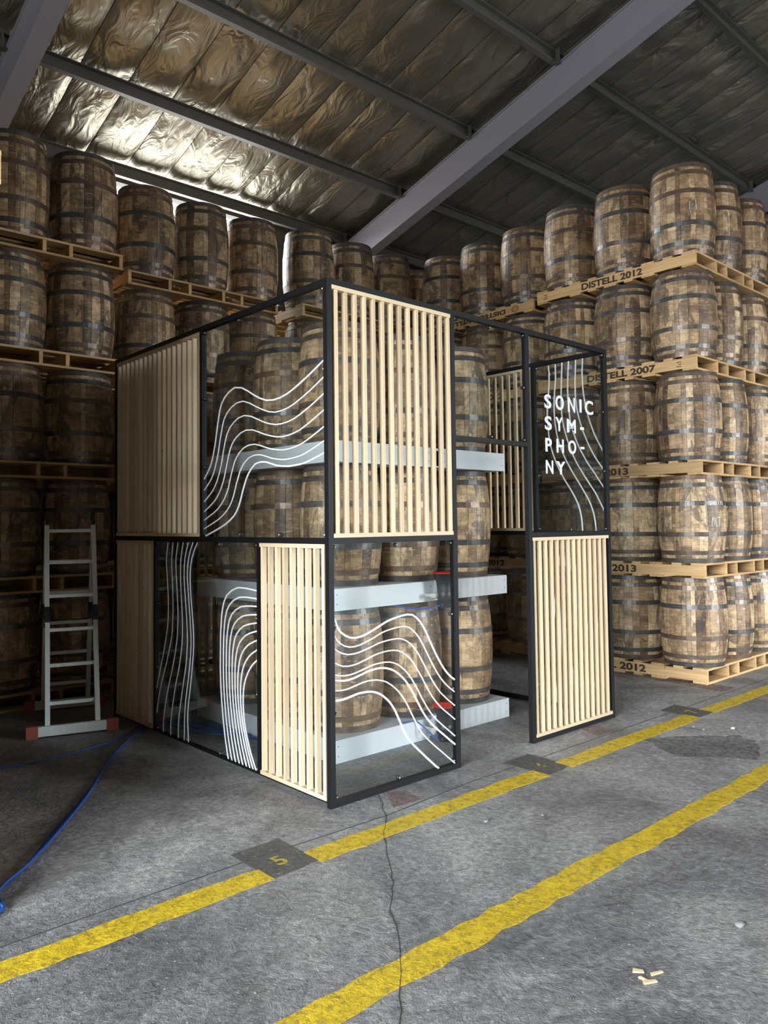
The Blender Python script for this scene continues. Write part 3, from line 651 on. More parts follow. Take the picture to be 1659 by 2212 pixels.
G = {"ul":[[[1.404,1.912],[1.359,1.954],[1.319,1.996],[1.293,2.042],[1.274,2.089],[1.258,2.136],[1.244,2.183],[1.232,2.231],[1.22,2.278],[1.206,2.325],[1.191,2.372],[1.168,2.416],[1.126,2.454],[1.069,2.484],[0.998,2.503],[0.913,2.49],[0.839,2.458],[0.769,2.423],[0.698,2.392],[0.622,2.369],[0.545,2.363],[0.473,2.368],[0.408,2.381],[0.349,2.399],[0.294,2.419],[0.242,2.44],[0.191,2.461],[0.142,2.483],[0.094,2.505],[0.047,2.527]],[[1.405,1.832],[1.353,1.87],[1.305,1.909],[1.273,1.951],[1.249,1.996],[1.23,2.04],[1.212,2.085],[1.199,2.131],[1.186,2.176],[1.171,2.221],[1.155,2.266],[1.133,2.309],[1.095,2.346],[1.041,2.376],[0.975,2.397],[0.896,2.399],[0.818,2.376],[0.748,2.346],[0.677,2.319],[0.605,2.296],[0.531,2.284],[0.46,2.286],[0.395,2.295],[0.335,2.31],[0.281,2.329],[0.229,2.349],[0.179,2.369],[0.131,2.39],[0.085,2.412],[0.039,2.433]],[[1.405,1.752],[1.348,1.786],[1.293,1.821],[1.252,1.86],[1.223,1.901],[1.199,1.944],[1.179,1.987],[1.164,2.03],[1.151,2.074],[1.135,2.117],[1.119,2.16],[1.098,2.201],[1.065,2.239],[1.016,2.27],[0.956,2.294],[0.883,2.303],[0.806,2.289],[0.735,2.264],[0.667,2.239],[0.597,2.219],[0.526,2.206],[0.456,2.205],[0.391,2.211],[0.33,2.223],[0.276,2.24],[0.225,2.259],[0.175,2.278],[0.128,2.298],[0.082,2.319],[0.037,2.339]],[[1.405,1.682],[1.343,1.712],[1.283,1.742],[1.233,1.776],[1.196,1.813],[1.167,1.852],[1.143,1.893],[1.125,1.934],[1.11,1.975],[1.095,2.016],[1.078,2.057],[1.058,2.097],[1.029,2.134],[0.986,2.166],[0.931,2.191],[0.864,2.204],[0.79,2.199],[0.72,2.18],[0.654,2.159],[0.586,2.142],[0.518,2.129],[0.451,2.124],[0.387,2.128],[0.327,2.137],[0.272,2.15],[0.222,2.168],[0.174,2.186],[0.127,2.205],[0.082,2.225],[0.038,2.244]],[[1.406,1.622],[1.34,1.648],[1.275,1.672],[1.217,1.7],[1.17,1.732],[1.132,1.767],[1.103,1.804],[1.081,1.842],[1.065,1.881],[1.049,1.92],[1.03,1.958],[1.011,1.996],[0.984,2.032],[0.945,2.063],[0.896,2.089],[0.834,2.104],[0.764,2.104],[0.697,2.09],[0.633,2.072],[0.568,2.057],[0.504,2.047],[0.44,2.042],[0.378,2.045],[0.32,2.052],[0.265,2.063],[0.215,2.079],[0.169,2.096],[0.123,2.114],[0.079,2.132],[0.035,2.149]],[[1.406,1.563],[1.338,1.585],[1.271,1.606],[1.208,1.628],[1.151,1.654],[1.103,1.684],[1.065,1.717],[1.036,1.752],[1.015,1.789],[0.998,1.826],[0.981,1.863],[0.961,1.9],[0.941,1.936],[0.912,1.969],[0.874,1.999],[0.825,2.023],[0.763,2.034],[0.697,2.031],[0.633,2.017],[0.572,2.0],[0.51,1.99],[0.448,1.983],[0.387,1.983],[0.329,1.987],[0.273,1.994],[0.221,2.005],[0.173,2.02],[0.126,2.035],[0.081,2.051],[0.036,2.066]],[[1.382,1.513],[1.315,1.533],[1.248,1.552],[1.183,1.572],[1.122,1.593],[1.066,1.618],[1.018,1.645],[0.981,1.677],[0.955,1.711],[0.935,1.747],[0.918,1.783],[0.901,1.819],[0.882,1.854],[0.862,1.888],[0.835,1.921],[0.801,1.951],[0.757,1.976],[0.697,1.986],[0.634,1.981],[0.574,1.966],[0.515,1.951],[0.455,1.943],[0.396,1.939],[0.338,1.94],[0.282,1.943],[0.228,1.949],[0.177,1.96],[0.128,1.972],[0.081,1.984],[0.035,1.997]]],"ll":[[[1.094,0.025],[1.106,0.067],[1.119,0.11],[1.131,0.152],[1.141,0.196],[1.15,0.24],[1.159,0.284],[1.166,0.329],[1.173,0.374],[1.179,0.419],[1.184,0.464],[1.188,0.51],[1.191,0.556],[1.193,0.602],[1.194,0.649],[1.193,0.695],[1.192,0.742],[1.191,0.789],[1.189,0.836],[1.186,0.883],[1.181,0.93],[1.174,0.977],[1.164,1.024],[1.145,1.071],[1.109,1.116],[1.046,1.152],[0.969,1.176],[0.886,1.177],[0.805,1.173],[0.728,1.167]],[[1.049,0.026],[1.061,0.066],[1.074,0.106],[1.086,0.146],[1.097,0.187],[1.107,0.228],[1.116,0.269],[1.124,0.311],[1.131,0.353],[1.137,0.396],[1.143,0.439],[1.148,0.482],[1.151,0.525],[1.154,0.569],[1.155,0.612],[1.155,0.656],[1.155,0.701],[1.154,0.745],[1.152,0.789],[1.15,0.834],[1.145,0.878],[1.138,0.923],[1.128,0.967],[1.111,1.012],[1.077,1.054],[1.021,1.09],[0.951,1.114],[0.875,1.12],[0.801,1.119],[0.728,1.117]],[[1.004,0.028],[1.017,0.065],[1.03,0.102],[1.042,0.139],[1.054,0.178],[1.064,0.216],[1.073,0.255],[1.082,0.294],[1.089,0.334],[1.096,0.374],[1.103,0.414],[1.108,0.454],[1.112,0.495],[1.115,0.536],[1.117,0.577],[1.118,0.618],[1.118,0.66],[1.117,0.702],[1.116,0.744],[1.114,0.785],[1.109,0.828],[1.103,0.87],[1.093,0.912],[1.077,0.954],[1.046,0.995],[0.995,1.029],[0.932,1.054],[0.864,1.063],[0.796,1.067],[0.729,1.068]],[[0.96,0.029],[0.973,0.063],[0.986,0.098],[0.999,0.133],[1.011,0.168],[1.021,0.204],[1.031,0.241],[1.04,0.277],[1.048,0.314],[1.056,0.351],[1.063,0.389],[1.068,0.426],[1.073,0.464],[1.077,0.503],[1.079,0.541],[1.081,0.58],[1.081,0.619],[1.081,0.659],[1.08,0.698],[1.078,0.737],[1.074,0.777],[1.068,0.817],[1.058,0.856],[1.043,0.896],[1.015,0.935],[0.97,0.968],[0.914,0.994],[0.853,1.006],[0.791,1.013],[0.729,1.018]],[[0.917,0.03],[0.93,0.062],[0.943,0.094],[0.956,0.127],[0.968,0.159],[0.979,0.193],[0.99,0.226],[0.999,0.26],[1.008,0.294],[1.016,0.329],[1.023,0.364],[1.03,0.399],[1.035,0.434],[1.039,0.47],[1.042,0.506],[1.044,0.542],[1.045,0.579],[1.045,0.615],[1.045,0.652],[1.043,0.689],[1.039,0.726],[1.033,0.763],[1.024,0.801],[1.01,0.838],[0.985,0.874],[0.945,0.907],[0.896,0.933],[0.842,0.948],[0.786,0.958],[0.73,0.967]],[[0.874,0.032],[0.887,0.061],[0.901,0.091],[0.914,0.12],[0.926,0.151],[0.938,0.181],[0.949,0.212],[0.959,0.243],[0.968,0.275],[0.976,0.307],[0.984,0.339],[0.991,0.372],[0.997,0.404],[1.002,0.438],[1.005,0.471],[1.008,0.505],[1.009,0.539],[1.01,0.573],[1.01,0.607],[1.008,0.642],[1.005,0.676],[0.999,0.711],[0.99,0.746],[0.977,0.781],[0.955,0.815],[0.92,0.847],[0.878,0.873],[0.831,0.891],[0.781,0.905],[0.73,0.917]],[[0.834,0.033],[0.847,0.059],[0.86,0.086],[0.874,0.113],[0.886,0.141],[0.898,0.168],[0.91,0.197],[0.92,0.225],[0.93,0.254],[0.939,0.283],[0.947,0.312],[0.954,0.342],[0.961,0.372],[0.966,0.403],[0.97,0.433],[0.973,0.464],[0.974,0.496],[0.976,0.527],[0.976,0.559],[0.975,0.59],[0.971,0.622],[0.965,0.655],[0.957,0.687],[0.944,0.719],[0.925,0.751],[0.896,0.781],[0.861,0.808],[0.821,0.828],[0.776,0.845],[0.731,0.86]],[[0.797,0.033],[0.81,0.057],[0.823,0.081],[0.837,0.105],[0.85,0.13],[0.862,0.155],[0.873,0.18],[0.884,0.206],[0.894,0.232],[0.903,0.258],[0.912,0.285],[0.92,0.311],[0.927,0.339],[0.932,0.366],[0.937,0.394],[0.94,0.422],[0.942,0.451],[0.943,0.48],[0.944,0.508],[0.942,0.537],[0.939,0.567],[0.933,0.596],[0.925,0.626],[0.913,0.656],[0.896,0.685],[0.872,0.714],[0.844,0.74],[0.811,0.763],[0.772,0.782],[0.731,0.801]],[[0.762,0.033],[0.775,0.054],[0.788,0.075],[0.802,0.097],[0.815,0.118],[0.828,0.14],[0.839,0.163],[0.85,0.185],[0.86,0.209],[0.87,0.232],[0.879,0.256],[0.887,0.279],[0.894,0.304],[0.9,0.329],[0.904,0.354],[0.908,0.379],[0.91,0.405],[0.912,0.43],[0.912,0.456],[0.911,0.483],[0.908,0.509],[0.902,0.536],[0.894,0.563],[0.883,0.59],[0.868,0.617],[0.849,0.644],[0.827,0.669],[0.801,0.694],[0.767,0.717],[0.732,0.738]]],"lt":[[[1.943,1.463],[1.954,1.419],[1.964,1.375],[1.97,1.33],[1.968,1.286],[1.963,1.242],[1.957,1.199],[1.952,1.155],[1.947,1.111],[1.943,1.068],[1.94,1.024],[1.939,0.98],[1.94,0.936],[1.943,0.892],[1.949,0.848],[1.958,0.804],[1.971,0.759],[1.986,0.714],[2.002,0.669],[2.019,0.624],[2.037,0.579],[2.055,0.533],[2.074,0.487],[2.093,0.441],[2.113,0.395],[2.133,0.348]],[[1.866,1.463],[1.875,1.412],[1.884,1.361],[1.888,1.309],[1.885,1.258],[1.879,1.207],[1.874,1.157],[1.87,1.106],[1.867,1.055],[1.865,1.004],[1.866,0.953],[1.868,0.902],[1.873,0.851],[1.88,0.799],[1.893,0.748],[1.911,0.695],[1.933,0.643],[1.956,0.59],[1.98,0.537],[2.007,0.484],[2.034,0.43],[2.059,0.376],[2.08,0.322],[2.097,0.268],[2.113,0.214],[2.128,0.16]],[[1.79,1.464],[1.806,1.408],[1.819,1.352],[1.822,1.295],[1.818,1.239],[1.812,1.183],[1.806,1.127],[1.8,1.071],[1.794,1.015],[1.79,0.959],[1.79,0.903],[1.793,0.847],[1.798,0.791],[1.809,0.734],[1.824,0.677],[1.843,0.619],[1.864,0.561],[1.888,0.503],[1.913,0.444],[1.938,0.385],[1.96,0.326],[1.98,0.267],[1.998,0.208],[2.012,0.149],[2.018,0.091],[2.021,0.033]],[[1.709,1.465],[1.727,1.409],[1.743,1.352],[1.75,1.295],[1.751,1.238],[1.749,1.181],[1.746,1.124],[1.739,1.068],[1.732,1.012],[1.726,0.956],[1.723,0.899],[1.721,0.843],[1.722,0.786],[1.729,0.73],[1.739,0.672],[1.754,0.614],[1.772,0.556],[1.794,0.498],[1.817,0.439],[1.838,0.38],[1.857,0.32],[1.873,0.261],[1.888,0.202],[1.9,0.143],[1.904,0.085],[1.903,0.028]],[[1.632,1.466],[1.661,1.41],[1.683,1.353],[1.693,1.295],[1.696,1.238],[1.695,1.18],[1.689,1.123],[1.68,1.067],[1.671,1.01],[1.664,0.954],[1.657,0.898],[1.651,0.842],[1.648,0.785],[1.649,0.728],[1.655,0.671],[1.664,0.613],[1.677,0.555],[1.694,0.497],[1.711,0.438],[1.728,0.379],[1.744,0.32],[1.76,0.261],[1.774,0.202],[1.784,0.143],[1.786,0.085],[1.785,0.028]],[[1.565,1.466],[1.601,1.411],[1.628,1.354],[1.642,1.297],[1.647,1.239],[1.645,1.182],[1.637,1.125],[1.629,1.068],[1.622,1.012],[1.613,0.956],[1.606,0.899],[1.6,0.843],[1.596,0.787],[1.596,0.73],[1.6,0.673],[1.609,0.616],[1.62,0.558],[1.633,0.5],[1.646,0.441],[1.662,0.383],[1.676,0.324],[1.686,0.265],[1.692,0.208],[1.694,0.15],[1.695,0.093],[1.697,0.036]],[[1.501,1.464],[1.546,1.411],[1.579,1.355],[1.599,1.297],[1.607,1.239],[1.607,1.181],[1.602,1.124],[1.595,1.066],[1.585,1.01],[1.575,0.953],[1.568,0.896],[1.561,0.84],[1.557,0.783],[1.558,0.726],[1.563,0.668],[1.572,0.61],[1.582,0.552],[1.594,0.493],[1.606,0.435],[1.619,0.376],[1.633,0.317],[1.643,0.258],[1.646,0.2],[1.643,0.143],[1.639,0.087],[1.635,0.031]]],"fl":[[[0.041,1.051],[0.054,1.022],[0.068,0.993],[0.091,0.968],[0.122,0.947],[0.158,0.932],[0.197,0.926],[0.236,0.929],[0.274,0.936],[0.31,0.948],[0.346,0.96],[0.382,0.973],[0.417,0.987],[0.454,1.0],[0.494,1.009],[0.535,1.016],[0.577,1.022],[0.621,1.025],[0.666,1.019],[0.703,0.997],[0.734,0.97],[0.758,0.94],[0.78,0.91],[0.798,0.878],[0.816,0.846],[0.835,0.814],[0.854,0.782],[0.874,0.749],[0.896,0.717],[0.918,0.686],[0.943,0.654],[0.972,0.623],[1.005,0.594],[1.044,0.569]],[[0.042,0.953],[0.06,0.927],[0.086,0.905],[0.118,0.888],[0.154,0.878],[0.191,0.877],[0.228,0.881],[0.263,0.889],[0.297,0.899],[0.331,0.909],[0.365,0.921],[0.399,0.933],[0.436,0.942],[0.474,0.948],[0.514,0.953],[0.554,0.956],[0.596,0.955],[0.637,0.943],[0.671,0.921],[0.7,0.896],[0.725,0.868],[0.746,0.839],[0.765,0.81],[0.784,0.78],[0.803,0.75],[0.822,0.72],[0.842,0.689],[0.863,0.659],[0.885,0.629],[0.909,0.6],[0.937,0.571],[0.968,0.543],[1.003,0.518],[1.039,0.492]],[[0.041,0.882],[0.069,0.862],[0.101,0.848],[0.136,0.838],[0.172,0.836],[0.208,0.838],[0.243,0.843],[0.277,0.851],[0.311,0.858],[0.345,0.867],[0.38,0.876],[0.417,0.881],[0.455,0.885],[0.494,0.887],[0.533,0.887],[0.574,0.881],[0.611,0.865],[0.644,0.845],[0.672,0.82],[0.697,0.794],[0.719,0.766],[0.738,0.737],[0.758,0.708],[0.777,0.679],[0.796,0.65],[0.815,0.621],[0.836,0.592],[0.858,0.563],[0.882,0.534],[0.908,0.506],[0.939,0.48],[0.971,0.454],[1.006,0.429],[1.041,0.403]],[[0.04,0.803],[0.071,0.787],[0.105,0.775],[0.141,0.771],[0.177,0.772],[0.211,0.776],[0.245,0.784],[0.278,0.792],[0.312,0.801],[0.346,0.81],[0.381,0.816],[0.419,0.82],[0.457,0.822],[0.496,0.821],[0.536,0.815],[0.574,0.8],[0.607,0.779],[0.637,0.756],[0.663,0.73],[0.686,0.703],[0.706,0.674],[0.726,0.646],[0.746,0.617],[0.764,0.588],[0.784,0.559],[0.805,0.529],[0.826,0.5],[0.85,0.472],[0.876,0.444],[0.906,0.417],[0.938,0.391],[0.972,0.366],[1.007,0.34],[1.041,0.314]],[[0.041,0.736],[0.076,0.726],[0.111,0.721],[0.147,0.72],[0.182,0.723],[0.216,0.729],[0.249,0.736],[0.283,0.744],[0.317,0.752],[0.353,0.756],[0.391,0.758],[0.429,0.758],[0.469,0.754],[0.507,0.743],[0.543,0.726],[0.575,0.704],[0.604,0.68],[0.63,0.654],[0.653,0.626],[0.673,0.598],[0.693,0.57],[0.712,0.541],[0.73,0.511],[0.75,0.482],[0.77,0.453],[0.791,0.424],[0.815,0.395],[0.841,0.367],[0.871,0.34],[0.903,0.314],[0.936,0.288],[0.97,0.262],[1.004,0.236],[1.038,0.209]],[[0.041,0.706],[0.076,0.698],[0.112,0.693],[0.147,0.693],[0.182,0.697],[0.215,0.704],[0.249,0.711],[0.282,0.72],[0.318,0.725],[0.355,0.728],[0.393,0.728],[0.432,0.723],[0.471,0.712],[0.507,0.696],[0.54,0.675],[0.57,0.651],[0.597,0.626],[0.621,0.598],[0.642,0.57],[0.662,0.542],[0.68,0.513],[0.699,0.483],[0.718,0.454],[0.737,0.424],[0.758,0.395],[0.781,0.366],[0.808,0.338],[0.838,0.311],[0.87,0.285],[0.903,0.259],[0.937,0.233],[0.971,0.207],[1.005,0.18],[1.04,0.154]],[[0.04,0.648],[0.076,0.642],[0.112,0.641],[0.147,0.644],[0.181,0.65],[0.215,0.656],[0.25,0.663],[0.286,0.666],[0.324,0.666],[0.363,0.662],[0.402,0.653],[0.44,0.639],[0.474,0.619],[0.506,0.596],[0.535,0.572],[0.561,0.545],[0.583,0.517],[0.604,0.488],[0.623,0.459],[0.64,0.429],[0.658,0.399],[0.676,0.369],[0.694,0.339],[0.716,0.309],[0.739,0.28],[0.768,0.252],[0.798,0.225],[0.83,0.198],[0.863,0.171],[0.897,0.145],[0.931,0.118],[0.965,0.09],[1.0,0.063],[1.034,0.035]],[[0.04,0.59],[0.068,0.589],[0.1,0.588],[0.131,0.591],[0.161,0.596],[0.192,0.601],[0.223,0.605],[0.256,0.605],[0.29,0.604],[0.324,0.599],[0.358,0.589],[0.39,0.574],[0.419,0.555],[0.446,0.534],[0.469,0.511],[0.489,0.486],[0.507,0.461],[0.522,0.434],[0.536,0.408],[0.55,0.381],[0.563,0.355],[0.577,0.328],[0.594,0.302],[0.612,0.275],[0.634,0.25],[0.66,0.226],[0.686,0.202],[0.713,0.178],[0.741,0.154],[0.769,0.129],[0.797,0.105],[0.826,0.081],[0.854,0.056],[0.883,0.031]]],"rs":[[[0.558,2.953],[0.55,2.891],[0.551,2.83],[0.556,2.77],[0.562,2.71],[0.57,2.65],[0.577,2.59],[0.578,2.529],[0.576,2.468],[0.572,2.407],[0.567,2.346],[0.559,2.285],[0.544,2.225],[0.524,2.166],[0.501,2.108],[0.474,2.051],[0.445,1.995],[0.413,1.942],[0.377,1.89],[0.343,1.838],[0.312,1.785],[0.286,1.731],[0.268,1.675],[0.257,1.618],[0.252,1.56],[0.25,1.502]],[[0.485,2.955],[0.485,2.893],[0.485,2.832],[0.491,2.771],[0.498,2.71],[0.504,2.649],[0.506,2.588],[0.506,2.526],[0.502,2.464],[0.494,2.403],[0.484,2.341],[0.468,2.28],[0.446,2.22],[0.422,2.162],[0.393,2.105],[0.361,2.05],[0.328,1.995],[0.294,1.942],[0.26,1.89],[0.227,1.837],[0.195,1.785],[0.168,1.731],[0.147,1.675],[0.133,1.618],[0.125,1.56],[0.121,1.502]],[[0.416,2.958],[0.419,2.903],[0.423,2.848],[0.427,2.793],[0.43,2.738],[0.432,2.683],[0.434,2.628],[0.433,2.573],[0.43,2.517],[0.424,2.462],[0.413,2.406],[0.399,2.352],[0.383,2.297],[0.364,2.244],[0.343,2.191],[0.321,2.139],[0.295,2.088],[0.266,2.039],[0.235,1.991],[0.204,1.944],[0.172,1.898],[0.14,1.852],[0.11,1.806],[0.085,1.758],[0.06,1.71],[0.036,1.663]],[[0.35,2.961],[0.354,2.915],[0.358,2.868],[0.361,2.822],[0.364,2.775],[0.365,2.728],[0.365,2.681],[0.364,2.634],[0.362,2.587],[0.358,2.54],[0.352,2.492],[0.345,2.445],[0.334,2.399],[0.321,2.352],[0.305,2.307],[0.287,2.262],[0.267,2.217],[0.245,2.174],[0.221,2.132],[0.196,2.09],[0.17,2.05],[0.141,2.011],[0.114,1.972],[0.087,1.932],[0.06,1.893],[0.034,1.855]],[[0.28,2.962],[0.282,2.922],[0.285,2.883],[0.287,2.843],[0.289,2.803],[0.291,2.764],[0.291,2.724],[0.291,2.684],[0.29,2.644],[0.287,2.604],[0.282,2.563],[0.275,2.523],[0.266,2.484],[0.256,2.444],[0.245,2.405],[0.232,2.366],[0.217,2.327],[0.201,2.289],[0.185,2.252],[0.167,2.214],[0.149,2.178],[0.129,2.142],[0.108,2.107],[0.084,2.073],[0.06,2.04],[0.036,2.007]],[[0.213,2.964],[0.215,2.931],[0.217,2.898],[0.219,2.865],[0.22,2.831],[0.22,2.798],[0.219,2.765],[0.217,2.731],[0.215,2.698],[0.211,2.664],[0.207,2.631],[0.201,2.597],[0.195,2.564],[0.188,2.531],[0.18,2.498],[0.171,2.465],[0.162,2.432],[0.151,2.4],[0.139,2.368],[0.127,2.336],[0.114,2.304],[0.099,2.274],[0.083,2.243],[0.067,2.213],[0.05,2.183],[0.034,2.153]]],"tx":[["S",2.091,2.174,2.438,2.545],["O",2.233,2.34,2.44,2.551],["N",2.399,2.492,2.437,2.552],["I",2.556,2.583,2.446,2.55],["C",2.632,2.747,2.438,2.551],["S",2.091,2.175,2.274,2.38],["Y",2.227,2.32,2.276,2.383],["M",2.378,2.496,2.274,2.381],["-",2.558,2.609,2.308,2.33],["P",2.093,2.171,2.111,2.214],["H",2.235,2.328,2.111,2.216],["O",2.39,2.494,2.11,2.216],["-",2.559,2.609,2.156,2.174],["N",2.093,2.184,1.946,2.048],["Y",2.229,2.34,1.945,2.045]]}
def clip(lines, a0, a1, z0, z1):
    return [[(min(max(u, a0), a1), min(max(z, z0), z1)) for u, z in ln] for ln in lines]
stripes(p_ul, 'y', PO-.003, clip(G['ul'], T, 1.413, ZM+T, 2.96), (.0105, .0085, .0085, .0085, .0085, .0085, .0115))
stripes(p_ll, 'y', PO-.003, clip(G['ll'], .734, 2.128, T, ZM), .0110)
stripes(p_ll, 'y', PO-.003, clip(G['lt'], .734, 2.128, T, ZM), .0085)
stripes(p_fl, 'x', PO-.003, clip(G['fl'], T, 1.045, T, ZM), (.0125, .0085, .0085, .0085, .0085, .012, .0085, .013))
stripes(p_sd, 'y', BWX-.019, clip(G['rs'], T, .70, ZM+T, 2.96), .012)
low = [[(.06+.09*i+.10*math.sin(2.2*t+i*.3)*(.3+t), T+(ZM-T)*t) for t in [j/14 for j in range(15)]] for i in range(6)] + [[(.80, T), (.775, .07), (.75, .12), (.73, .17)]]
stripes(p_s3, 'y', BWX-.019, clip(low, T, 1.43, T, ZM), .012)
for ch, x0, x1, z0, z1 in G['tx']:
    me = text_mesh(ch, .15, .003 if ch != '-' else .0, .0015); me.materials.clear(); me.materials.append(M['white'])
    xs = [v.co.x for v in me.vertices]; ys = [v.co.y for v in me.vertices]
    sx = (x1-x0)/(max(xs)-min(xs)); sy = (z1-z0)/(max(ys)-min(ys)); cx, cy = (max(xs)+min(xs))/2, (max(ys)+min(ys))/2
    for v in me.vertices: v.co = ((v.co.x-cx)*sx, (v.co.y-cy)*sy, v.co.z)
    obj('lettering', me, p_fc[0], Vector(((x0+x1)/2, PO-.0045, (z0+z1)/2))-p_fc[1], (H90, 0, 0))

# ------------------------------------------------------------------ shelves, barrels, horns inside
SX0_, SX1_, SY0_, SY1_ = .527, 2.364, .612, 2.43
SZ = [(0, .150), (1.004, 1.152), (2.008, 2.154)]
SN = ['bottom plinth on the floor', 'middle shelf', 'upper shelf']
for k, (z0, z1) in enumerate(SZ):
    t = thing('barrel_shelf', f'pale grey boxed {SN[k]} carrying barrels inside the booth', 'shelf', (0, 0, z0), 0, 'pale grey barrel shelves')
    h = z1-z0; b = .018; split = (1.43, 1.56) if k == 0 else (1.49, 1.60)
    obj('deck', MB().box((SX0_+b, SY0_+b, h-b), (SX1_-b, SY1_-b, h)).mesh('deck', M['board']), t)
    if k: obj('soffit', MB().box((SX0_+b, SY0_+b, 0), (SX1_-b, SY1_-b, .012)).mesh('soffit', M['board']), t)
    for xa, xb in ((SX0_, split[0]), (split[1], SX1_)):
        f = obj('fascia_board', MB().box((xa, SY0_, 0), (xb, SY0_+b, h)).mesh('fascia_board', M['board']), t)
        for sx in (xa+.03, xb-.03):
            for sz in (.045, h-.04): obj('screw', MB().lathe([(.004, 0), (.003, .002)], 8).mesh('screw', M['black']), f, (sx, SY0_, sz), (H90, 0, 0))
    obj('fascia_board', MB().box((split[0], SY0_+.05, 0), (split[1], SY0_+.05+b, h-b)).mesh('fascia_board', M['board']), t)
    obj('fascia_board', MB().box((SX0_, SY0_+b, 0), (SX0_+b, SY1_, h)).mesh('fascia_board', M['board']), t)
    obj('fascia_board', MB().box((SX1_-b, SY0_+b, 0), (SX1_, SY1_, h)).mesh('fascia_board', M['board']), t)
    obj('fascia_board', MB().box((SX0_+b, SY1_-b, 0), (SX1_-b, SY1_, h)).mesh('fascia_board', M['board']), t)
    nm = ['on the bottom plinth', 'on the middle shelf', 'on the upper shelf'][k]
    PN = {(0, 0): 'at the corner post', (1, 0): 'middle of the aisle side', (2, 0): 'beside the doorway', (0, 1): 'second along the ladder side', (0, 2): 'rearmost on the ladder side',
          (1, 2): 'middle of the rear row', (2, 1): 'second row in from doorway', (2, 2): 'rear corner past the doorway', (1, 1): 'centre of the grid'}
    zs2 = (.8515 if k < 2 else .856)/BH
    for i in range(3):
        for j in range(3):
            if (i, j) == (1, 1): continue
            barrel(.86+i*.612, .93+j*.605, z1+.0005, f'barrel inside the booth {nm}, {PN[(i, j)]}', 'barrels inside the booth', zs2, full=(i == 0 or j == 0 or (i == 2 and j == 1)), sc=.93)
def horn(x, y, z, label):
    t = thing('horn_speaker', label, 'horn speaker', (x, y, z), 0, 'horn speakers on the booth shelves')
    obj('bell', MB().lathe([(.056, .118), (.058, .15), (.064, .185), (.075, .22), (.088, .25), (.092, .256)], 32, cap0=False, cap1=False).mesh('bell', M['black'], True), t)
    obj('flare', MB().lathe([(.030, .150), (.040, .175), (.060, .215), (.084, .25), (.0935, .257), (.0935, .250), (.090, .249)], 32, cap0=True, cap1=False).mesh('flare', M['redp'], True), t)
    obj('plug', MB().lathe([(.030, .17), (.032, .215), (.028, .228), (.012, .234)], 20).mesh('plug', M['redp'], True), t)
    obj('body', MB().lathe([(.050, .0), (.053, .006), (.053, .060), (.057, .062), (.057, .118), (.053, .122)], 28).mesh('body', M['black'], True), t)
    obj('clip', MB().box((-.012, -.066, .04), (.028, -.05, .075)).box((.012, -.07, .03), (.02, -.05, .085)).mesh('clip', M['black']), t)
    obj('bracket', MB().box((-.12, .02, .075), (-.05, .03, .105)).box((-.10, .03, .08), (-.07, SY0_-y, .10)).mesh('bracket', M['bracket']), t)
    obj('terminal', MB().box((-.07, -.025, .01), (-.048, .005, .035)).mesh('terminal', M['black']), t)
    return t
horn(1.50, .505, .965, 'black horn speaker with red mouth hung on the middle shelf')
horn(1.475, .50, 0, 'black horn speaker with red mouth standing by the bottom plinth')
def cable(label, paths, r=.006, name='blue_cable'):
    t = thing(name, label, 'cable', (*paths[0][0][:2], 0))
    o0 = Vector(t.location)
    for pth in paths:
        # smooth path
        P = [Vector(p) for p in pth]; out = []
        for i in range(len(P)-1):
            p0, p1, p2, p3 = P[max(i-1, 0)], P[i], P[i+1], P[min(i+2, len(P)-1)]
            for s in range(8):
                u = s/8; out.append(.5*((2*p1)+(-p0+p2)*u+(2*p0-5*p1+4*p2-p3)*u*u+(-p0+3*p1-3*p2+p3)*u**3)-o0)
        out.append(P[-1]-o0)
        obj('strand', MB().tube(out, r, 8).mesh('strand', M['blue'], True), t)
    return t
def g3(pts, dx=0, dy=0, z=.0065): return [(x+dx, y+dy, z) for x, y in pts]
c1 = [(.06, 2.40), (-.02, 2.33), (-.269, 2.07), (-.574, 1.681), (-.921, 1.161), (-1.251, .724), (-1.487, .424), (-1.655, .262), (-1.700, .175), (-1.713, .09), (-1.735, .025), (-1.86, -.03), (-2.1, -.1)]
cable('thick bundle of blue cables running from under the booth across the dark floor', [g3(c1), g3([(x, y+(.018*math.cos(i*1.1)+.01 if i < 6 else .004)) for i, (x, y) in enumerate(c1)]), g3([(x+.010, y-(.014+.008*math.sin(i*1.7) if i < 6 else .006)) for i, (x, y) in enumerate(c1)], z=.0165)], .0062)
cable('single thin blue cable looping past the ladder to the picture edge', [g3([(.07, 2.45), (.02, 2.44), (-.293, 2.18), (-.677, 2.065), (-.969, 2.028), (-1.134, 2.063), (-1.45, 2.2)])], .005)
cable('tangle of blue cables on the floor inside the booth behind the striped pane', [g3([(.085, 2.40), (.18, 2.43), (.22, 2.2), (.25, 1.9), (.35, 1.78), (.44, 1.72), (.48, 1.5), (.49, 1.1)]), g3([(.085, 2.42), (.22, 2.42), (.30, 2.25), (.33, 2.0), (.38, 1.85), (.46, 1.6), (.50, 1.2)]), g3([(.10, 2.445), (.3, 2.42), (.40, 2.15), (.42, 1.95), (.47, 1.8), (.505, 1.6)])], .006)
cable('short blue lead from the hung horn speaker under the middle shelf', [[(1.425, .49, .985), (1.38, .50, .972), (1.30, .53, .965), (1.20, .58, .975), (1.12, .66, .998)]], .005)
cable('short blue lead from the standing horn speaker over the bottom plinth', [[(1.402, .49, .02), (1.37, .49, .03), (1.33, .52, .08), (1.30, .575, .13), (1.26, .60, .158), (1.18, .62, .157), (1.15, .66, .158)]], .005)

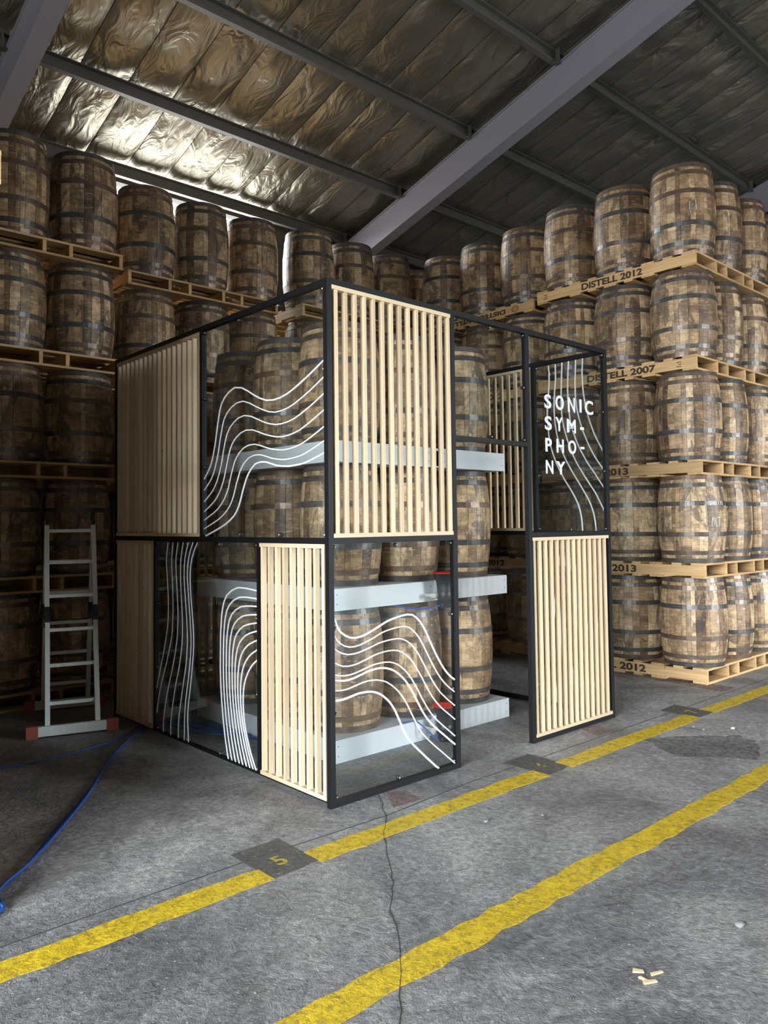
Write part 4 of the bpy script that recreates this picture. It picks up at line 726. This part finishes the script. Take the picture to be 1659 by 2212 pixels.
# ------------------------------------------------------------------ ladder
la = thing('folding_ladder', 'aluminium folding step ladder with red rubber feet standing beside the booth', 'ladder', (-.455, 2.585, 0), math.radians(-17))
LW, LHh, SP = .178, 1.63, .93
def lad(side):
    y = lambda z: (SP/2)*z/LHh if side == 0 else SP-(SP/2)*z/LHh
    for s in (-1, 1):
        x = s*LW*(1.02)
        for za, zb in ((.02, .83), (.95, LHh)):
            obj('side_rail', MB().bar((x, y(za), za), (x*(.985), y(zb), zb), .036, .055, (0, 1, 0)).mesh('side_rail', M['alu']), la)
        obj('hinge', MB().bar((x, y(.80), .80), (x, y(.98), .98), .040, .05, (0, 1, 0)).box((x-.024, y(.86)-.03, .80), (x+.024, y(.86)+.03, .86)).mesh('hinge', M['black']), la)
    for z in (.235, .51, .775, 1.035, 1.30, 1.555):
        obj('rung', MB().bar((-LW, y(z), z), (LW, y(z), z), .030, .026, (0, 0, 1)).mesh('rung', M['alu']), la)
    obj('stabiliser_bar', MB().box((-.27, y(0)-.03, .012), (.27, y(0)+.005, .085)).mesh('stabiliser_bar', M['alu']), la)
    for s in (-1, 1): obj('rubber_foot', MB().box((s*.29-.042, y(0)-.036, 0), (s*.29+.042, y(0)+.012, .092)).mesh('rubber_foot', M['brick']), la)
lad(0); lad(1)
for s in (-1, 1): obj('hinge', MB().bar((s*LW, SP/2-.05, LHh-.02), (s*LW, SP/2, LHh+.075), .03, .03, (0, 1, 0)).bar((s*LW, SP/2+.05, LHh-.02), (s*LW, SP/2, LHh+.075), .03, .03, (0, 1, 0)).mesh('hinge', M['black']), la)

# ------------------------------------------------------------------ litter on the floor
def chip(x, y, l, wd, rz, label, tilt=.1):
    b = MB(); b.v = [(-l/2, -wd/2, 0), (l/2, -wd*.25, 0), (l/2*.9, wd*.35, 0), (-l/2*.8, wd/2, 0), (-l/2, -wd/2, .006), (l/2, -wd*.25, .005), (l/2*.9, wd*.35, .006), (-l/2*.8, wd/2, .007)]
    b.f = [(0,3,2,1),(4,5,6,7),(0,1,5,4),(1,2,6,5),(2,3,7,6),(3,0,4,7)]
    o = obj('wood_chip', b.mesh('wood_chip', M['chip']), None, (x, y, .001), (0, tilt*.2, rz)); tag(o, label, 'wood chip', 'wood chips on the floor')
chip(-.186, -1.945, .040, .020, -.9, 'short stubby pale wood chip on the bare floor, uppermost of four')
chip(-.150, -1.995, .055, .012, -.35, 'long pointed pale wood splinter beside the stubby chip')
chip(-.215, -2.005, .055, .016, -.5, 'broad pale wood splinter at the bottom of the litter')
chip(-.216, -1.985, .040, .009, -1.5, 'thin curled pale wood splinter crossing the broad one')
def stone(x, y, s, label, mat='stone'):
    bm = bmesh.new(); bmesh.ops.create_icosphere(bm, subdivisions=2, radius=1); r = random.Random(int(x*1000))
    for v in bm.verts: v.co = Vector((v.co.x*s*1.2, v.co.y*s*.85, v.co.z*s*.55))*(1+r.uniform(-.14, .14))
    me = bpy.data.meshes.new('pebble'); bm.to_mesh(me); bm.free(); me.materials.append(M[mat])
    o = obj('pebble', me, None, (x, y, s*.45)); tag(o, label, 'pebble', 'pebbles on the floor')
stone(.389, -2.054, .020, 'grey pebble on bare floor, largest loose stone near the wood chips')
stone(.487, -.701, .012, 'small grey pebble between the yellow lines, below the booth doorway')
stone(.779, -.851, .008, 'tiny pale pebble between the yellow lines, past the small grey one')
stone(3.105, -.571, .011, 'small dark pebble beside the yellow line near number 7')
stone(3.084, -.660, .011, 'second small dark pebble near number 7, farther from the line')
stone(3.265, -.80, .016, 'white pebble on the floor near number 7', 'chalk')
